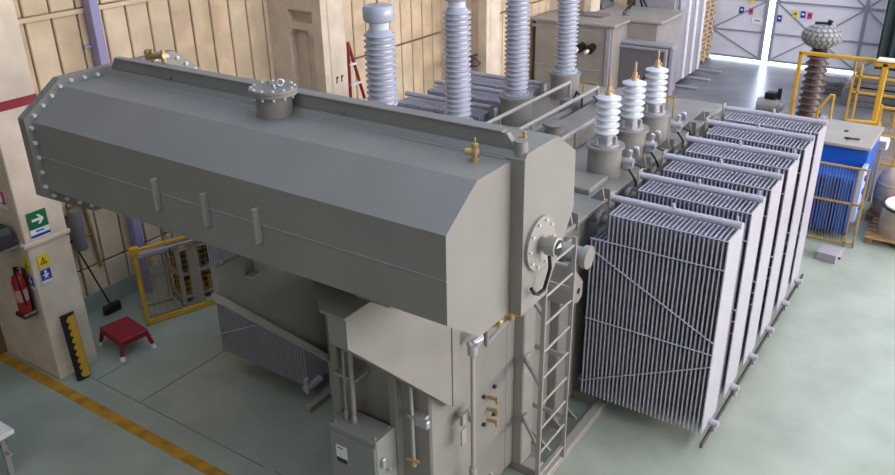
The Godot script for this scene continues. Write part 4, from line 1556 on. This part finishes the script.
	for i in 41:
		poly.append(Vector2(-3.05 + 0.055 * (40 - i), -26.56 + 0.06 * sin((40 - i) * 1.3)))
	prism(st, poly, 1, 0.25, 4.2)
	var cu = obj("curtain", st, "green_cloth")
	tag(cu, "dark green heavy curtain hanging in front of the back wall", "curtain")
	st = begin()
	cyl(st, V(-3.3, 4.2, -26.58), V(-0.6, 4.2, -26.58), 0.035, 0.035, 10)
	for x in [-3.2, -0.7]:
		cyl(st, V(x, 4.2, -26.58), V(x, 4.2, -27.7), 0.03, 0.03, 8)
	obj("rod", st, "dark_steel", cu)
	# blue cabinet with a grey top behind its fence
	var bb2 := V(-2.0, 0, -16.1)
	var bl = thing("cabinet", "bright blue steel cabinet with a flat grey top beside the last silver radiator", "cabinet", bb2)
	O = bb2
	st = begin()
	bx(st, V(-2.42, 0.22, -16.75), V(-1.58, 1.55, -15.5), 0.015)
	obj("body", st, "blue", bl)
	st = begin()
	bx(st, V(-2.6, 1.55, -16.85), V(-1.55, 1.61, -15.4), 0.012)
	var tp = obj("top", st, "warm_grey", bl)
	st = begin()
	tube(st, [V(-2.05, 1.61, -15.8), V(-1.95, 1.65, -15.68), V(-1.8, 1.64, -15.75)], 0.02, 6)
	cyl(st, V(-2.1, 1.61, -16.2), V(-2.1, 1.63, -16.2), 0.04, 0.04, 10)
	obj("lifting_eye", st, "dark_steel", tp)
	st = begin()
	for i in 12:
		bx(st, V(-2.36 + 0.062 * i, 0.13, -15.0), V(-2.325 + 0.062 * i, 1.12, -14.93), 0.004)
	bx(st, V(-2.4, 0.12, -15.52), V(-1.62, 1.15, -14.98), 0.01)
	obj("louvres", st, "blue", bl)
	st = begin()
	bx(st, V(-1.62, 0.3, -15.5), V(-1.54, 1.3, -15.1), 0.01)
	obj("side_box", st, "pale_blue", bl)
	for y in [0.55, 0.85, 1.1]:
		st = begin()
		cbox(st, V(-1.53, y, -15.3), V(0.04, 0.09, 0.12), 0.01)
		obj("switch", st, "sign_blue", bl)
	st = begin()
	for x in [-2.35, -1.65]:
		for z in [-16.6, -15.2]:
			cbox(st, V(x, 0.11, z), V(0.08, 0.22, 0.08), 0.01)
	obj("feet", st, "dark_steel", bl)
	O = Vector3.ZERO
	var fp = thing("mesh_fence", "tan yellow barred fence panel in front of the blue cabinet", "fence", V(-2.28, 0, -14.7))
	for x in [0.0, 0.70, 0.84]:
		st = begin()
		cbox(st, V(x, 0.73, 0), V(0.036, 1.46, 0.036), 0.006)
		obj("post", st, "tan_yellow", fp)
	for y in [1.45, 0.80, 0.06]:
		st = begin()
		cbox(st, V(0.42, y, 0), V(0.88, 0.036, 0.036), 0.006)
		obj("rail", st, "tan_yellow", fp)
	for i in 13:
		st = begin()
		cyl(st, V(0.05 + 0.05 * i, 0.08, 0), V(0.05 + 0.05 * i, 1.43, 0), 0.007, 0.007, 6)
		obj("bar", st, "grey_dark", fp)
	# white electric box beyond the blue cabinet
	st = begin()
	cbox(st, V(0, 0.14, 0), V(0.24, 0.20, 0.24), 0.02)
	var we = obj("electric_box", st, "white", self, V(-1.56, 1.08, -17.08))
	tag(we, "white electric box on a post beside the blue cabinet", "box")
	st = begin()
	cbox(st, V(0, 0.14, 0.125), V(0.18, 0.14, 0.02), 0.004)
	obj("door", st, "grey", we)
	st = begin()
	cbox(st, V(0, -0.55, -0.05), V(0.06, 1.1, 0.06), 0.006)
	obj("post", st, "grey", we)
	# grey box on the floor
	var gb = thing("floor_box", "small plain grey metal box lying alone on the green floor", "box", V(-1.70, 0, -14.07), -8)
	st = begin()
	cbox(st, V(0, 0.07, 0), V(0.32, 0.14, 0.36), 0.006)
	obj("body", st, "grey", gb)
	st = begin()
	cbox(st, V(0, 0.145, 0), V(0.34, 0.02, 0.38), 0.006)
	obj("lid", st, "grey", gb)
	st = begin()
	cyl(st, V(0.16, 0.07, 0.05), V(0.20, 0.07, 0.05), 0.02, 0.02, 8)
	obj("plug", st, "dark_steel", gb)
	# pallets with wrapped goods
	for k in [[-0.75, -15.5, "wooden pallet on the green floor under the drum with a cream lid"], [-0.90, -16.56, "wooden pallet under the tall wrapped bundle behind the drum"]]:
		var p = thing("wooden_pallet", k[2], "pallet", V(k[0], 0, k[1]))
		for i in 6:
			st = begin()
			cbox(st, V(0, 0.125, -0.45 + i * 0.18), V(1.15, 0.022, 0.13), 0.003)
			obj("slat", st, "wood", p)
		st = begin()
		for x in [-0.5, 0.0, 0.5]:
			for z in [-0.4, 0.0, 0.4]:
				cbox(st, V(x, 0.058, z), V(0.13, 0.115, 0.12), 0.006)
		obj("blocks", st, "wood", p)
	var dr = thing("drum", "squat wrapped grey drum with a cream lid on the front pallet", "drum", V(-0.72, 0.136, -15.5))
	st = begin()
	lathe(st, Vector3.ZERO, Vector3.UP, [Vector2(0, 0), Vector2(0.46, 0), Vector2(0.47, 0.2), Vector2(0.46, 0.50), Vector2(0, 0.50)], 26)
	obj("body", st, "wrap", dr)
	st = begin()
	lathe(st, V(0, 0.50, 0), Vector3.UP, [Vector2(0, 0), Vector2(0.48, 0), Vector2(0.48, 0.035), Vector2(0, 0.035)], 26)
	var ri = obj("rim", st, "black", dr)
	st = begin()
	lathe(st, V(0, 0.535, 0), Vector3.UP, [Vector2(0, 0), Vector2(0.44, 0), Vector2(0.43, 0.02), Vector2(0, 0.02)], 26)
	obj("lid", st, "cream_disc", ri)
	var wb = thing("wrapped_bundle", "tall rounded bundle in grey plastic wrap behind the drum with a cream lid", "bundle", V(-1.07, 0.136, -16.36))
	st = begin()
	lathe(st, Vector3.ZERO, Vector3.UP, [Vector2(0, 0), Vector2(0.34, 0), Vector2(0.38, 0.25), Vector2(0.375, 0.6), Vector2(0.30, 0.80), Vector2(0.15, 0.88), Vector2(0, 0.90)], 22, 80)
	obj("body", st, "wrap", wb)
	st = begin()
	torus(st, V(0, 0.35, 0), Vector3.UP, 0.38, 0.012, 22, 6)
	torus(st, V(0, 0.62, 0), Vector3.UP, 0.375, 0.012, 22, 6)
	obj("strap", st, "grey", wb)
	# small notices on the big door
	for k in [[-7.31, 1.60, "sign_blue", "blue notice on the left door leaf, left of the pink one"], [-7.02, 1.58, "sign_pink", "pink notice on the left door leaf beside the blue one"], [-7.02, 1.96, "sign_yellow", "yellow notice high on the left door leaf above the pink one"], [-6.12, 1.44, "sign_blue", "blue notice on the right door leaf next to the bright gap"], [-5.66, 1.62, "sign_yellow", "yellow notice on the right door leaf above the test column"], [-5.44, 1.62, "sign_blue", "blue notice on the right door leaf between the yellow and pink ones"], [-5.24, 1.60, "sign_pink", "pink notice on the right door leaf, rightmost of three"], [-6.78, 1.30, "white", "white framed notice low on the left door leaf"]]:
		var w := 0.14 if k[2] != "white" else 0.34
		var o = sign_plate("notice", k[3], V(k[0], k[1], -27.60 if k[2] != "sign_yellow" else -27.57), 0, w, 0.20, k[2])
		st = begin()
		bx(st, V(-w * 0.25, -0.02, 0.006), V(w * 0.25, 0.04, 0.008), 0)
		obj("print", st, "white" if k[2] == "sign_blue" else ("sign_dark" if k[2] != "white" else "grey"), o)
